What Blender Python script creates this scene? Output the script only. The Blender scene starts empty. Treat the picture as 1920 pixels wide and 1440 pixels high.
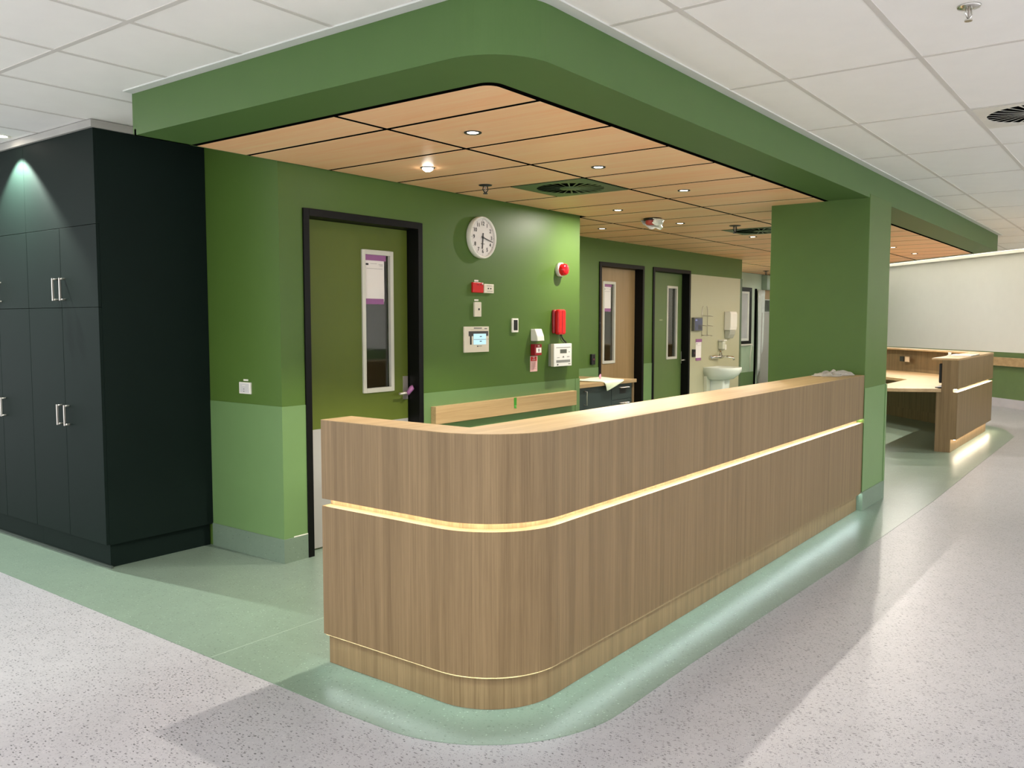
import bpy, bmesh, math, random
from mathutils import Vector, Matrix
random.seed(7)
S = bpy.context.scene
COL = S.collection
PI = math.pi

# ------------------------------------------------------------------ camera
CAM = Vector((-2.45912, -1.88481, 1.51778))
cr = Vector((0.603439, -0.797409, 0.000562)); cu = Vector((0.0576029, 0.0442940, 0.9973565)); cf = Vector((0.7953257, 0.6018118, -0.0726618))
cam = bpy.data.cameras.new('camera'); cam.sensor_width = 36; cam.lens = 1614.68 / 1920 * 36
cam.clip_start = 0.05; cam.clip_end = 200
co = bpy.data.objects.new('camera', cam); COL.objects.link(co)
M = Matrix.Identity(4)
for i in range(3):
    M[i][0] = cr[i]; M[i][1] = cu[i]; M[i][2] = -cf[i]; M[i][3] = CAM[i]
co.matrix_world = M
S.camera = co

# ------------------------------------------------------------------ world, exposure, lamp powers
S.view_settings.view_transform = 'Standard'
S.view_settings.look = 'None'
S.view_settings.gamma = 1
S.view_settings.use_curve_mapping = False
S.view_settings.exposure = 0.87
w = bpy.data.worlds.new('world'); S.world = w; w.use_nodes = True
w.node_tree.nodes['Background'].inputs[0].default_value = (0.96, 0.99, 1.03, 1)
w.node_tree.nodes['Background'].inputs[1].default_value = 1.2
P_DOWN = 20.0        # watts of each recessed downlight
P_LOCKER = 62.0
E_FILL = 7.5      # emission of unseen fill panels added over both corridors
E_GROOVE = 20.0
E_KICK = 24.0
E_BACK = 36.0           # fill panels added well behind the viewer and across the right corridor
E_STRIP = 12.0
E_FAR = 4.4           # fill panels added behind the soffit to brighten the far wall
for a, v in (('max_bounces', 8), ('diffuse_bounces', 5), ('glossy_bounces', 3), ('transparent_max_bounces', 8)):
    try: setattr(S.cycles, a, v)
    except Exception: pass
try: S.cycles.sample_clamp_indirect = 6.0
except Exception: pass

# ------------------------------------------------------------------ materials
def srgb(r, g, b):
    f = lambda c: (c / 255 / 12.92) if c / 255 <= 0.04045 else ((c / 255 + 0.055) / 1.055) ** 2.4
    return (f(r), f(g), f(b), 1)

def new_mat(name):
    m = bpy.data.materials.new(name); m.use_nodes = True
    return m, m.node_tree.nodes, m.node_tree.links, m.node_tree.nodes['Principled BSDF']

def mat(name, rgb, rough=0.5, metal=0.0, spec=0.5, var=0.04, scale=6.0, emit=None, bump=0.0, bscale=300):
    m, n, l, b = new_mat(name)
    c = srgb(*rgb)
    b.inputs['Roughness'].default_value = rough
    b.inputs['Metallic'].default_value = metal
    b.inputs['Specular IOR Level'].default_value = spec
    tc = n.new('ShaderNodeTexCoord')
    nz = n.new('ShaderNodeTexNoise'); nz.inputs['Scale'].default_value = scale; nz.inputs['Detail'].default_value = 3
    l.new(tc.outputs['Object'], nz.inputs['Vector'])
    rp = n.new('ShaderNodeValToRGB')
    rp.color_ramp.elements[0].position = 0.3; rp.color_ramp.elements[1].position = 0.7
    rp.color_ramp.elements[0].color = tuple(x * (1 - var) for x in c[:3]) + (1,)
    rp.color_ramp.elements[1].color = tuple(min(1, x * (1 + var)) for x in c[:3]) + (1,)
    l.new(nz.outputs['Fac'], rp.inputs['Fac']); l.new(rp.outputs['Color'], b.inputs['Base Color'])
    if bump:
        nb = n.new('ShaderNodeTexNoise'); nb.inputs['Scale'].default_value = bscale
        l.new(tc.outputs['Object'], nb.inputs['Vector'])
        bp = n.new('ShaderNodeBump'); bp.inputs['Strength'].default_value = bump; bp.inputs['Distance'].default_value = 0.002
        l.new(nb.outputs['Fac'], bp.inputs['Height']); l.new(bp.outputs['Normal'], b.inputs['Normal'])
    if emit:
        b.inputs['Emission Color'].default_value = c; b.inputs['Emission Strength'].default_value = emit
    return m

def emis(name, rgb, k):
    m, n, l, b = new_mat(name)
    b.inputs['Base Color'].default_value = (0.8, 0.8, 0.8, 1)
    b.inputs['Emission Color'].default_value = tuple(rgb) + (1,)
    b.inputs['Emission Strength'].default_value = k
    return m

def wood(name, dark, light, axis, fine=55.0, along=1.1, rough=0.42, spec=0.4, rnd=False, cont=1.0):
    """laminate whose grain runs along one axis"""
    m, n, l, b = new_mat(name)
    tc = n.new('ShaderNodeTexCoord')
    vec = tc.outputs['Object']
    if rnd:
        oi = n.new('ShaderNodeObjectInfo')
        ad = n.new('ShaderNodeVectorMath'); ad.operation = 'MULTIPLY_ADD'
        cb = n.new('ShaderNodeCombineXYZ')
        for i in range(3): l.new(oi.outputs['Random'], cb.inputs[i])
        ad.inputs[1].default_value = (7.3, 11.1, 5.7)
        l.new(cb.outputs[0], ad.inputs[0]); l.new(vec, ad.inputs[2]); vec = ad.outputs[0]
    def layer(across, lon, detail, rgh, dist=0.0):
        mp = n.new('ShaderNodeMapping')
        s = [across] * 3; s['xyz'.index(axis)] = lon
        mp.inputs['Scale'].default_value = s
        l.new(vec, mp.inputs['Vector'])
        t = n.new('ShaderNodeTexNoise'); t.inputs['Scale'].default_value = 1.0
        t.inputs['Detail'].default_value = detail; t.inputs['Roughness'].default_value = rgh; t.inputs['Distortion'].default_value = dist
        l.new(mp.outputs[0], t.inputs['Vector'])
        return t.outputs['Fac']
    a = layer(fine, along, 4, 0.6, 0.3); c = layer(fine * 5, along * 5, 2, 0.5); d = layer(fine * 0.16, along * 0.35, 2, 0.5)
    def madd(x, k, y):
        q = n.new('ShaderNodeMath'); q.operation = 'MULTIPLY_ADD'; q.inputs[1].default_value = k
        l.new(x, q.inputs[0])
        if y is None: q.inputs[2].default_value = 0
        else: l.new(y, q.inputs[2])
        return q.outputs[0]
    s = madd(d, 0.35, madd(c, 0.25, madd(a, 0.4, None)))
    rp = n.new('ShaderNodeValToRGB')
    rp.color_ramp.elements[0].position = 0.5 - 0.14 / cont; rp.color_ramp.elements[1].position = 0.5 + 0.14 / cont
    rp.color_ramp.elements[0].color = srgb(*dark); rp.color_ramp.elements[1].color = srgb(*light)
    l.new(s, rp.inputs['Fac']); l.new(rp.outputs['Color'], b.inputs['Base Color'])
    b.inputs['Roughness'].default_value = rough; b.inputs['Specular IOR Level'].default_value = spec
    return m

def vinyl(name, base, fleck, lightfleck, rough=0.34, dens=0.42, spec=0.4, dim='2D'):
    """speckled sheet vinyl: small dark and pale chips scattered in a mottled ground"""
    m, n, l, b = new_mat(name)
    tc = n.new('ShaderNodeTexCoord')
    def chips(scale, thr, keep, seed, stretch):
        mp = n.new('ShaderNodeMapping'); mp.inputs['Location'].default_value = (seed, seed * 1.7, 0); mp.inputs['Scale'].default_value = (1, stretch, 1)
        mp.inputs['Rotation'].default_value = (0, 0, seed)
        l.new(tc.outputs['Object'], mp.inputs['Vector'])
        dn = n.new('ShaderNodeTexNoise'); dn.inputs['Scale'].default_value = 90
        l.new(mp.outputs[0], dn.inputs['Vector'])
        mx = n.new('ShaderNodeVectorMath'); mx.operation = 'MULTIPLY_ADD'; mx.inputs[1].default_value = (0.012, 0.012, 0.0)
        l.new(dn.outputs['Color'], mx.inputs[0]); l.new(mp.outputs[0], mx.inputs[2])
        v = n.new('ShaderNodeTexVoronoi'); v.voronoi_dimensions = dim; v.inputs['Scale'].default_value = scale
        l.new(mx.outputs[0], v.inputs['Vector'])
        lt = n.new('ShaderNodeMath'); lt.operation = 'LESS_THAN'; lt.inputs[1].default_value = thr
        l.new(v.outputs['Distance'], lt.inputs[0])
        sp = n.new('ShaderNodeSeparateColor'); l.new(v.outputs['Color'], sp.inputs[0])
        l2 = n.new('ShaderNodeMath'); l2.operation = 'LESS_THAN'; l2.inputs[1].default_value = keep
        l.new(sp.outputs[0], l2.inputs[0])
        mu = n.new('ShaderNodeMath'); mu.operation = 'MULTIPLY'; l.new(lt.outputs[0], mu.inputs[0]); l.new(l2.outputs[0], mu.inputs[1])
        m2 = n.new('ShaderNodeMath'); m2.operation = 'MULTIPLY'; l.new(mu.outputs[0], m2.inputs[0]); l.new(sp.outputs[1], m2.inputs[1])
        return m2.outputs[0]
    nz = n.new('ShaderNodeTexNoise'); nz.inputs['Scale'].default_value = 7; nz.inputs['Detail'].default_value = 6; nz.inputs['Roughness'].default_value = 0.7
    l.new(tc.outputs['Object'], nz.inputs['Vector'])
    rp = n.new('ShaderNodeValToRGB'); c = srgb(*base)
    rp.color_ramp.elements[0].position = 0.3; rp.color_ramp.elements[1].position = 0.7
    rp.color_ramp.elements[0].color = tuple(x * 0.94 for x in c[:3]) + (1,); rp.color_ramp.elements[1].color = tuple(min(1, x * 1.05) for x in c[:3]) + (1,)
    l.new(nz.outputs['Fac'], rp.inputs['Fac'])
    out = rp.outputs['Color']
    for col, args in ((fleck, (88, 0.24, dens, 1.3, 0.5)), (fleck, (88, 0.22, dens * 0.8, 3.9, 2.1)), (lightfleck, (60, 0.22, dens * 0.5, 5.1, 1.4))):
        f = chips(*args)
        mx = n.new('ShaderNodeMix'); mx.data_type = 'RGBA'
        l.new(f, mx.inputs[0]); l.new(out, mx.inputs[6]); mx.inputs[7].default_value = srgb(*col)
        out = mx.outputs[2]
    l.new(out, b.inputs['Base Color'])
    b.inputs['Roughness'].default_value = rough; b.inputs['Specular IOR Level'].default_value = spec
    return m

def glass(name, tint=(0.75, 0.8, 0.78)):
    m, n, l, b = new_mat(name)
    b.inputs['Base Color'].default_value = tint + (1,)
    b.inputs['Roughness'].default_value = 0.03
    b.inputs['Transmission Weight'].default_value = 1.0
    b.inputs['IOR'].default_value = 1.5
    return m

GREEN = mat('green_paint', (77, 105, 42), 0.45, spec=0.36, var=0.02)
DADO = mat('green_wall_vinyl', (106, 137, 85), 0.4, var=0.02)
FASCIA = mat('green_bulkhead_paint', (78, 108, 55), 0.5, spec=0.35, var=0.02)
WHITEWALL = mat('white_wall_paint', (224, 222, 214), 0.6, var=0.01)
CEIL = mat('ceiling_tile_white', (244, 242, 238), 0.8, var=0.012, spec=0.2, bump=0.05)
GRID = mat('ceiling_grid_white', (212, 208, 202), 0.6, var=0.01)
EDGE = mat('ceiling_edge_white', (214, 216, 210), 0.6, var=0.01)
BLACKM = mat('matt_black', (9, 9, 8), 0.9, spec=0.0, var=0.05)
FRAMEB = mat('black_frame_paint', (7, 7, 7), 0.45, spec=0.2, var=0.05)
TILEW = wood('timber_ceiling_laminate', (252, 186, 134), (255, 214, 168), 'y', 22, 0.8, 0.46, 0.4, True)
LAM = wood('oak_laminate', (104, 84, 56), (140, 117, 84), 'z', 150, 1.6, 0.45, 0.35, cont=1.0)
LAMX = wood('oak_laminate_long', (160, 131, 92), (192, 163, 121), 'x', 90, 1.3, 0.4, 0.35)
RAILM = wood('rail_oak', (178, 147, 103), (204, 174, 129), 'x', 90, 1.3, 0.4, 0.3)
LAMY = wood('oak_laminate_cross', (160, 131, 92), (192, 163, 121), 'y', 90, 1.3, 0.4, 0.35)
DOORW = wood('door_timber_veneer', (140, 114, 74), (162, 134, 94), 'z', 26, 0.8, 0.4, 0.4)
LOCK = mat('dark_green_laminate', (20, 31, 27), 0.6, spec=0.08, var=0.03)
DRAWG = mat('dark_teal_laminate', (44, 58, 56), 0.45, var=0.03)
VGREY = vinyl('grey_speckled_vinyl', (162, 160, 163), (80, 80, 80), (176, 174, 174), 0.36, 0.5)
VGREEN = vinyl('green_speckled_vinyl', (119, 136, 121), (90, 106, 92), (158, 174, 160), 0.3, 0.25)
VSKIRT = vinyl('green_skirting_vinyl', (112, 130, 112), (84, 100, 86), (140, 156, 140), 0.4, 0.25, dim='3D')
STEEL = mat('brushed_steel', (206, 198, 188), 0.32, metal=0.75, var=0.03)
GREYP = mat('grey_kick_plate', (176, 174, 170), 0.4, metal=0.2, var=0.02)
ALU = mat('pale_aluminium', (206, 204, 190), 0.45, metal=0.15, var=0.02)
GLASS = glass('window_glass')
WHITEP = mat('white_plastic', (232, 228, 216), 0.4, var=0.01)
CREAM = mat('cream_plastic', (222, 212, 192), 0.45, var=0.01)
REDP = mat('red_plastic', (206, 18, 22), 0.35, var=0.03)
REDD = mat('dark_red_plastic', (150, 20, 30), 0.4, var=0.03)
PINKP = mat('pale_pink_print', (238, 190, 184), 0.6, var=0.02)
BLACKP = mat('black_plastic', (20, 20, 22), 0.35, var=0.03)
GREYPRINT = mat('grey_print', (120, 116, 110), 0.6, var=0.03)
DARKPRINT = mat('dark_print', (36, 36, 38), 0.6, var=0.03)
SCREEN = mat('lit_blue_screen', (176, 214, 226), 0.3, emit=0.35, var=0.01)
LCD = mat('grey_lcd', (92, 96, 88), 0.3, var=0.03)
BLUESC = mat('blue_grey_screen', (76, 82, 110), 0.25, var=0.05)
ROSE = mat('rose_print', (196, 128, 130), 0.6)
PAPER = mat('white_paper', (236, 230, 224), 0.7, var=0.01)
PURPLE = mat('purple_tape', (150, 92, 142), 0.5, var=0.05)
GTAPE = mat('green_tape', (62, 150, 40), 0.5, var=0.05)
CERAM = mat('white_ceramic', (226, 232, 220), 0.12, var=0.01)
CREAMPANEL = mat('cream_wall_panel', (180, 178, 146), 0.3, var=0.01)
CLOTHG = mat('pale_green_cloth', (226, 236, 206), 0.9, var=0.04, scale=60, bump=0.3)
CLOTHW = mat('grey_white_cloth', (172, 166, 154), 0.9, var=0.06, scale=50, bump=0.3)
PINK = mat('pink_rubber', (226, 150, 178), 0.5, var=0.03)
CHROME = mat('chrome', (214, 212, 206), 0.15, metal=1.0, var=0.02)
PLASTIC = mat('plastic_sheet', (212, 220, 214), 0.25, var=0.06, scale=9)
PALEGREEN = mat('pale_green_paint', (190, 208, 186), 0.5, var=0.02)
GREYDOOR = mat('grey_door_laminate', (168, 168, 160), 0.4, var=0.02)
FILLGLOW = emis('fill_panel_glow', (1.0, 0.98, 0.95), E_FILL)
BACKGLOW = emis('back_fill_glow', (1.0, 0.98, 0.96), E_BACK * 0.82)
BACKGLOW2 = emis('right_fill_glow', (1.0, 0.98, 0.96), E_BACK * 1.25)
FARGLOW = emis('far_fill_glow', (1.0, 0.98, 0.94), E_FAR)
GLOWW = emis('warm_led_glow', (1.0, 0.90, 0.73), E_GROOVE)
GLOWC = emis('cool_led_glow', (0.80, 1.0, 1.0), E_KICK)
GLOWL = emis('downlight_glow', (1.0, 0.90, 0.76), 14.0)
GLOWS = emis('linear_light_glow', (1.0, 0.98, 0.96), E_STRIP)
GLARE = emis('bright_lamp_glow', (1.0, 0.93, 0.82), 30.0)

# ------------------------------------------------------------------ mesh helpers
def origin_of(o):
    v = Vector((0, 0, 0))
    while o is not None:
        v += o.location; o = o.parent
    return v

class MB:
    def __init__(s): s.v = []; s.f = []; s.sm = []
    def add(s, vs, fs, smooth=False):
        k = len(s.v); s.v += [tuple(v) for v in vs]
        for f in fs: s.f.append([i + k for i in f]); s.sm.append(smooth)
        return s
    def box(s, x0, x1, y0, y1, z0, z1):
        x0, x1 = sorted((x0, x1)); y0, y1 = sorted((y0, y1)); z0, z1 = sorted((z0, z1))
        return s.add([(x0, y0, z0), (x1, y0, z0), (x1, y1, z0), (x0, y1, z0), (x0, y0, z1), (x1, y0, z1), (x1, y1, z1), (x0, y1, z1)],
                     [(3, 2, 1, 0), (4, 5, 6, 7), (0, 1, 5, 4), (1, 2, 6, 5), (2, 3, 7, 6), (3, 0, 4, 7)])
    def prism(s, poly, z0, z1):
        a = sum(poly[i][0] * poly[(i + 1) % len(poly)][1] - poly[(i + 1) % len(poly)][0] * poly[i][1] for i in range(len(poly)))
        if a < 0: poly = poly[::-1]
        n = len(poly)
        return s.add([(x, y, z0) for x, y in poly] + [(x, y, z1) for x, y in poly],
                     [list(range(n))[::-1], list(range(n, 2 * n))] + [(i, (i + 1) % n, n + (i + 1) % n, n + i) for i in range(n)])
    def extr(s, poly, axis, a, b):
        """prism of a 2d outline along 'x' (poly in y,z) or 'y' (poly in x,z)"""
        k = MB().prism(poly, min(a, b), max(a, b))
        if axis == 'x': vs = [(z, x, y) for x, y, z in k.v]; fs = k.f
        else: vs = [(x, z, y) for x, y, z in k.v]; fs = [f[::-1] for f in k.f]
        return s.add(vs, fs)
    def tube(s, pts, r, seg=10, caps=True, smooth=True):
        pts = [Vector(p) for p in pts]; rings = []
        up0 = Vector((0.123, 0.37, 0.92))
        for i, p in enumerate(pts):
            d = (pts[min(i + 1, len(pts) - 1)] - pts[max(i - 1, 0)]).normalized()
            a = d.cross(up0)
            if a.length < 1e-3: a = d.cross(Vector((1, 0, 0)))
            a.normalize(); b = d.cross(a)
            rr = r[i] if isinstance(r, (list, tuple)) else r
            rings.append([p + rr * (math.cos(2 * PI * k / seg) * a + math.sin(2 * PI * k / seg) * b) for k in range(seg)])
        vs = [v for q in rings for v in q]; fs = []
        for i in range(len(pts) - 1):
            for k in range(seg):
                k2 = (k + 1) % seg
                fs.append((i * seg + k, (i + 1) * seg + k, (i + 1) * seg + k2, i * seg + k2))
        s.add(vs, fs, smooth)
        if caps: s.add(rings[0], [list(range(seg))[::-1]][:1]); s.add(rings[-1], [list(range(seg))])
        return s
    def lathe(s, prof, c, axis='z', seg=32, smooth=True):
        """profile of (radius, height) turned about an axis through c; axis '-y' points out of a wall towards -y"""
        vs = []; fs = []; n = len(prof)
        for k in range(seg):
            t = 2 * PI * k / seg
            for r, h in prof:
                if axis == 'z': vs.append((c[0] + r * math.cos(t), c[1] + r * math.sin(t), c[2] + h))
                elif axis == '-y': vs.append((c[0] + r * math.cos(t), c[1] - h, c[2] + r * math.sin(t)))
                else: vs.append((c[0] + h, c[1] + r * math.cos(t), c[2] + r * math.sin(t)))
        for k in range(seg):
            k2 = (k + 1) % seg
            for i in range(n - 1):
                fs.append((k * n + i, k2 * n + i, k2 * n + i + 1, k * n + i + 1))
        return s.add(vs, fs, smooth)
    def cyl(s, c, r, h, axis='z', seg=24):
        return s.lathe([(0.0001, 0), (r, 0), (r, h), (0.0001, h)], c, axis, seg, False)
    def mesh(s, name, m, off):
        me = bpy.data.meshes.new(name)
        me.from_pydata([(v[0] - off[0], v[1] - off[1], v[2] - off[2]) for v in s.v], [], s.f)
        me.polygons.foreach_set('use_smooth', s.sm)
        if isinstance(m, (list, tuple)):
            for q in m: me.materials.append(q)
        else: me.materials.append(m)
        bm = bmesh.new(); bm.from_mesh(me); bmesh.ops.remove_doubles(bm, verts=bm.verts, dist=1e-6)
        bmesh.ops.recalc_face_normals(bm, faces=bm.faces); bm.to_mesh(me); bm.free()
        me.update()
        return me
    def build(s, name, m, parent=None, bevel=0.0, bseg=2, label=None):
        if parent is None:
            xs, ys, zs = zip(*s.v)
            off = Vector(((min(xs) + max(xs)) / 2, (min(ys) + max(ys)) / 2, min(zs)))
        else: off = origin_of(parent)
        o = bpy.data.objects.new(name, s.mesh(name, m, off)); COL.objects.link(o)
        if parent is None: o.location = off
        else: o.parent = parent
        if bevel:
            b = o.modifiers.new('bevel', 'BEVEL'); b.width = bevel; b.segments = bseg; b.limit_method = 'ANGLE'; b.angle_limit = 0.6
            b.harden_normals = False
        if label: o['label'] = label
        return o

def tag(o, label, cat, group=None):
    o['label'] = label; o['category'] = cat
    if group: o['group'] = group
    return o
def thing(name, label, cat, loc, group=None):
    o = bpy.data.objects.new(name, None); COL.objects.link(o); o.location = loc; o.empty_display_size = 0.1
    return tag(o, label, cat, group)
def struct(o): o['kind'] = 'structure'; return o
def B(*a): return MB().box(*a)
def text(name, body, size, loc, m, parent, facing='-y', extrude=0.0006, align='CENTER', bold=0.0):
    cu_ = bpy.data.curves.new(name, 'FONT'); cu_.body = body; cu_.size = size; cu_.extrude = extrude
    cu_.align_x = align; cu_.align_y = 'CENTER'; cu_.offset = bold; cu_.resolution_u = 3
    tmp = bpy.data.objects.new(name + '_tmp', cu_)
    COL.objects.link(tmp); bpy.context.view_layer.update()
    me = bpy.data.meshes.new_from_object(tmp.evaluated_get(bpy.context.evaluated_depsgraph_get()))
    bpy.data.objects.remove(tmp); bpy.data.curves.remove(cu_)
    off = origin_of(parent)
    for v in me.vertices:
        x, y, z = v.co
        if facing == '-y': p = (loc[0] + x, loc[1] - z, loc[2] + y)
        else: p = (loc[0] - z, loc[1] - x, loc[2] + y)          # faces -x
        v.co = (p[0] - off[0], p[1] - off[1], p[2] - off[2])
    me.materials.clear(); me.materials.append(m)
    o = bpy.data.objects.new(name, me); COL.objects.link(o); o.parent = parent
    return o

def arc(cx, cy, r, a0, a1, n=16):
    return [(cx + r * math.cos(math.radians(a0 + (a1 - a0) * i / n)), cy + r * math.sin(math.radians(a0 + (a1 - a0) * i / n))) for i in range(n + 1)]
def clip(poly, nx, ny, c):
    """keep the part of a polygon with nx*x+ny*y <= c"""
    out = []
    for i in range(len(poly)):
        p, q = poly[i], poly[(i + 1) % len(poly)]
        dp, dq = nx * p[0] + ny * p[1] - c, nx * q[0] + ny * q[1] - c
        if dp <= 0: out.append(p)
        if dp * dq < 0:
            t = dp / (dp - dq); out.append((p[0] + t * (q[0] - p[0]), p[1] + t * (q[1] - p[1])))
    return out
def project(x, y, z):
    q = Vector((x, y, z)) - CAM; d = q.dot(cf)
    if d < 0.1: return None
    return 960 + 1614.68 * q.dot(cr) / d, 720 - 1614.68 * q.dot(cu) / d

# ------------------------------------------------------------------ key dimensions (metres)
ZC, ZB = 2.70, 2.4844            # white ceiling, soffit underside
YW, YB, YF = 2.449, 3.45, 4.80   # clock wall, back wall, corridor wall
XW, XE, XR = 0.911, 4.302, 10.57 # return wall, end of clock wall, end of back wall
XC0, XC1, YC0, YC1 = 4.669, 5.322, -0.004, 0.786   # column
ZD, ZS = 0.988, 0.155            # dado top, skirting top
XL, YL = 0.169, 3.202            # locker front, locker side
DIA = 14.62                      # far wall:  x - y = DIA
ZT = 1.0925                      # counter top

# ------------------------------------------------------------------ floor
fl = struct(B(-7, 21, -7, 9, -0.12, 0).build('floor', VGREY))
fl['label'] = 'pale grey speckled vinyl floor'
edge = [(-0.243, 9), (-0.245, 3.69), (-0.262, 1.02), (-0.268, 0.6)] + arc(0.385, 0.385, 0.65, 180, 270, 18)[1:] + \
       [(1.02, -0.272), (3.2, -0.345), (5.43, -0.386), (8.0, -0.37), (10.55, -0.36), (11.1, -0.22), (11.45, -0.1), (11.62, 0.05), (16.2, 4.63), (16.2, 9)]
MB().prism(edge, 0.0, 0.002).build('floor_inlay', VGREEN, fl, label='green speckled vinyl inlay')
B(-0.255, 0.80, 1.487, 1.492, 0.002, 0.0026).build('weld_line', mat('weld_line_vinyl', (146, 162, 146), 0.4), fl)

# ------------------------------------------------------------------ white tiled ceiling
XJ = [0.615 + 1.195 * k for k in range(-7, 15)]
YJ = [-0.353 + 0.6 * k for k in range(-12, 17)]
DCOVE = DIA - 0.85               # the tiled ceiling stops short of the far wall, leaving a lit slot
ce = struct(MB().prism(clip([(-7, -7), (21, -7), (21, 9), (-7, 9)], 1, -1, DCOVE), ZC + 0.014, ZC + 0.08).build('ceiling', GRID))
ce['label'] = 'white suspended tile ceiling'
g = MB()
XLO, XHI, YLO, YHI = XJ[0], XJ[-1], YJ[0], YJ[-1]
for x in XJ:
    p = clip([(x - 0.012, YLO), (x + 0.012, YLO), (x + 0.012, YHI), (x - 0.012, YHI)], 1, -1, DCOVE)
    if len(p) > 2: g.prism(p, ZC, ZC + 0.015)
for y in YJ:
    p = clip([(XLO, y - 0.012), (XHI, y - 0.012), (XHI, y + 0.012), (XLO, y + 0.012)], 1, -1, DCOVE)
    if len(p) > 2: g.prism(p, ZC + 0.0004, ZC + 0.0145)
g.build('ceiling_grid', GRID, ce)
VENTW = (3.02, -0.953)    # far left corner of the white air diffuser
FILL_SLOTS = [(-5, -6), (-5, -3), (-5, 0), (-5, 3), (-2, -8), (1, -9), (5, -9), (-2, 7), (8, -4), (11, 3), (12, 5), (10, 2)]   # tile slots of the added, unseen fill panels (column, row)
tile_mesh = {}
rest = MB(); ntile = 0
fill_panels = []
for i in range(len(XJ) - 1):
    for j in range(len(YJ) - 1):
        x0, x1, y0, y1 = XJ[i] + 0.012, XJ[i + 1] - 0.012, YJ[j] + 0.012, YJ[j + 1] - 0.012
        if x0 > 0.1 and y0 > 0.1 and x0 - y1 < 10.9 and not (x1 < XW + 0.4 and y1 > YW): continue     # above the soffit
        if x0 - y1 > DCOVE - 0.03: continue
        if (i - 7, j - 12) in [(p, q + 0) for p, q in FILL_SLOTS]:
            fill_panels.append((x0, x1, y0, y1)); continue
        if x0 < VENTW[0] + 0.3 < x1 and y0 < VENTW[1] - 0.3 < y1:
            x0 = VENTW[0] + 0.61
        if x1 - y0 > DCOVE:
            rest.prism(clip([(x0, y0), (x1, y0), (x1, y1), (x0, y1)], 1, -1, DCOVE), ZC + 0.0025, ZC + 0.0145); continue
        vis = False
        for a in range(5):
            for b_ in range(5):
                p = project(x0 + (x1 - x0) * a / 4, y0 + (y1 - y0) * b_ / 4, ZC)
                if p and -150 < p[0] < 2070 and -150 < p[1] < 1600: vis = True
        if vis and ntile < 290:
            key = (round(x1 - x0, 3), round(y1 - y0, 3))
            cx_, cy_ = (x0 + x1) / 2, (y0 + y1) / 2
            if key not in tile_mesh:
                me = MB().box(-key[0] / 2, key[0] / 2, -key[1] / 2, key[1] / 2, 0, 0.012).mesh('ceiling_tile', CEIL, (0, 0, 0))
                tile_mesh[key] = me
            o = bpy.data.objects.new('ceiling_tile', tile_mesh[key]); COL.objects.link(o); o.parent = ce
            o.location = Vector((cx_, cy_, ZC + 0.0025)) - ce.location
            ntile += 1
        else: rest.box(x0, x1, y0, y1, ZC + 0.0025, ZC + 0.0145)
ro = rest.build('ceiling_tile_field', CEIL, ce); ro['kind'] = 'stuff'
def panel_label(x, y):
    if x > 12: return 'added unseen fill panel between the timber ceiling and the far wall, %s' % ('nearest the right corridor' if y < 1.3 else 'middle of three' if y < 2.5 else 'deepest in')
    if x > 8: return 'added unseen fill panel over the right corridor, across from the far desk'
    if y > 3: return 'added unseen fill panel over the left corridor, opposite the lockers'
    if x < -4: return 'added unseen fill panel behind the viewer, %s' % ('farthest right of four' if y < -3 else 'second from the right of four' if y < -1.2 else 'third from the right of four' if y < 0.6 else 'farthest left of four')
    return 'added unseen fill panel over the right corridor, %s' % ('right of the viewer' if x < 0 else 'across from the counter' if x < 4 else 'across from the column')
for (x0, x1, y0, y1) in fill_panels:  # unseen panels added to lift the ceilings and the far wall
    t = thing('added_fill_panel', panel_label((x0 + x1) / 2, (y0 + y1) / 2), 'light', ((x0 + x1) / 2, (y0 + y1) / 2, ZC), 'added ceiling fill panels')
    q = MB()
    q.box(x0, x1, y0, y0 + 0.02, ZC - 0.002, ZC + 0.014); q.box(x0, x1, y1 - 0.02, y1, ZC - 0.002, ZC + 0.014)
    q.box(x0, x0 + 0.02, y0 + 0.02, y1 - 0.02, ZC - 0.002, ZC + 0.014); q.box(x1 - 0.02, x1, y0 + 0.02, y1 - 0.02, ZC - 0.002, ZC + 0.014)
    q.build('frame', WHITEP, t)
    B(x0 + 0.02, x1 - 0.02, y0 + 0.02, y1 - 0.02, ZC + 0.002, ZC + 0.012).build('diffuser', FARGLOW if x0 > 10.5 else FILLGLOW if (x0 > 8 or y0 > 3) else BACKGLOW2 if y0 < -4.5 and x0 > -1 else BACKGLOW, t)

# ------------------------------------------------------------------ green dropped soffit with timber tiles
R0 = 0.27
outer = [(0, YW - 0.002), (0, R0)] + arc(R0, R0, R0, 180, 270, 16)[1:] + [(11.08, 0), (11.08 + YF, YF)]
inn = 0.320
inner = [(inn, YW - 0.002), (inn, inn + 0.07)] + arc(inn + 0.07, inn + 0.07, 0.07, 180, 270, 8)[1:] + [(11.08 - 0.12 + inn, inn), (11.08 - 0.12 + YF, YF)]
so = struct(MB().prism(outer + inner[::-1], ZB, ZC + 0.01).build('ceiling.001', FASCIA))
so['label'] = 'green dropped bulkhead ceiling with rounded corner and timber tiles'
MB().prism([(0.0, YW - 0.002), (0.0, YW - 0.02), (inn, YW - 0.02), (XE, YW - 0.02), (XE, YW - 0.002)], ZB, ZB + 0.03).build('soffit_edge', FASCIA, so)
back = [(inn, YW - 0.02)] + inner[1:] + [(XE + 0.001, YF), (XE + 0.001, YW - 0.02)]
MB().prism(back, ZB - 0.0018, ZB + 0.03).build('ceiling_backing', BLACKM, so)
WX = [0.345] + [0.685 + 0.6165 * k for k in range(26)]
WY = [0.347, 1.285, 2.512, 3.735, 4.79]
VENTS = {(4, 1), (10, 1)}
gp = 0.0145
vent_cells = []
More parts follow.
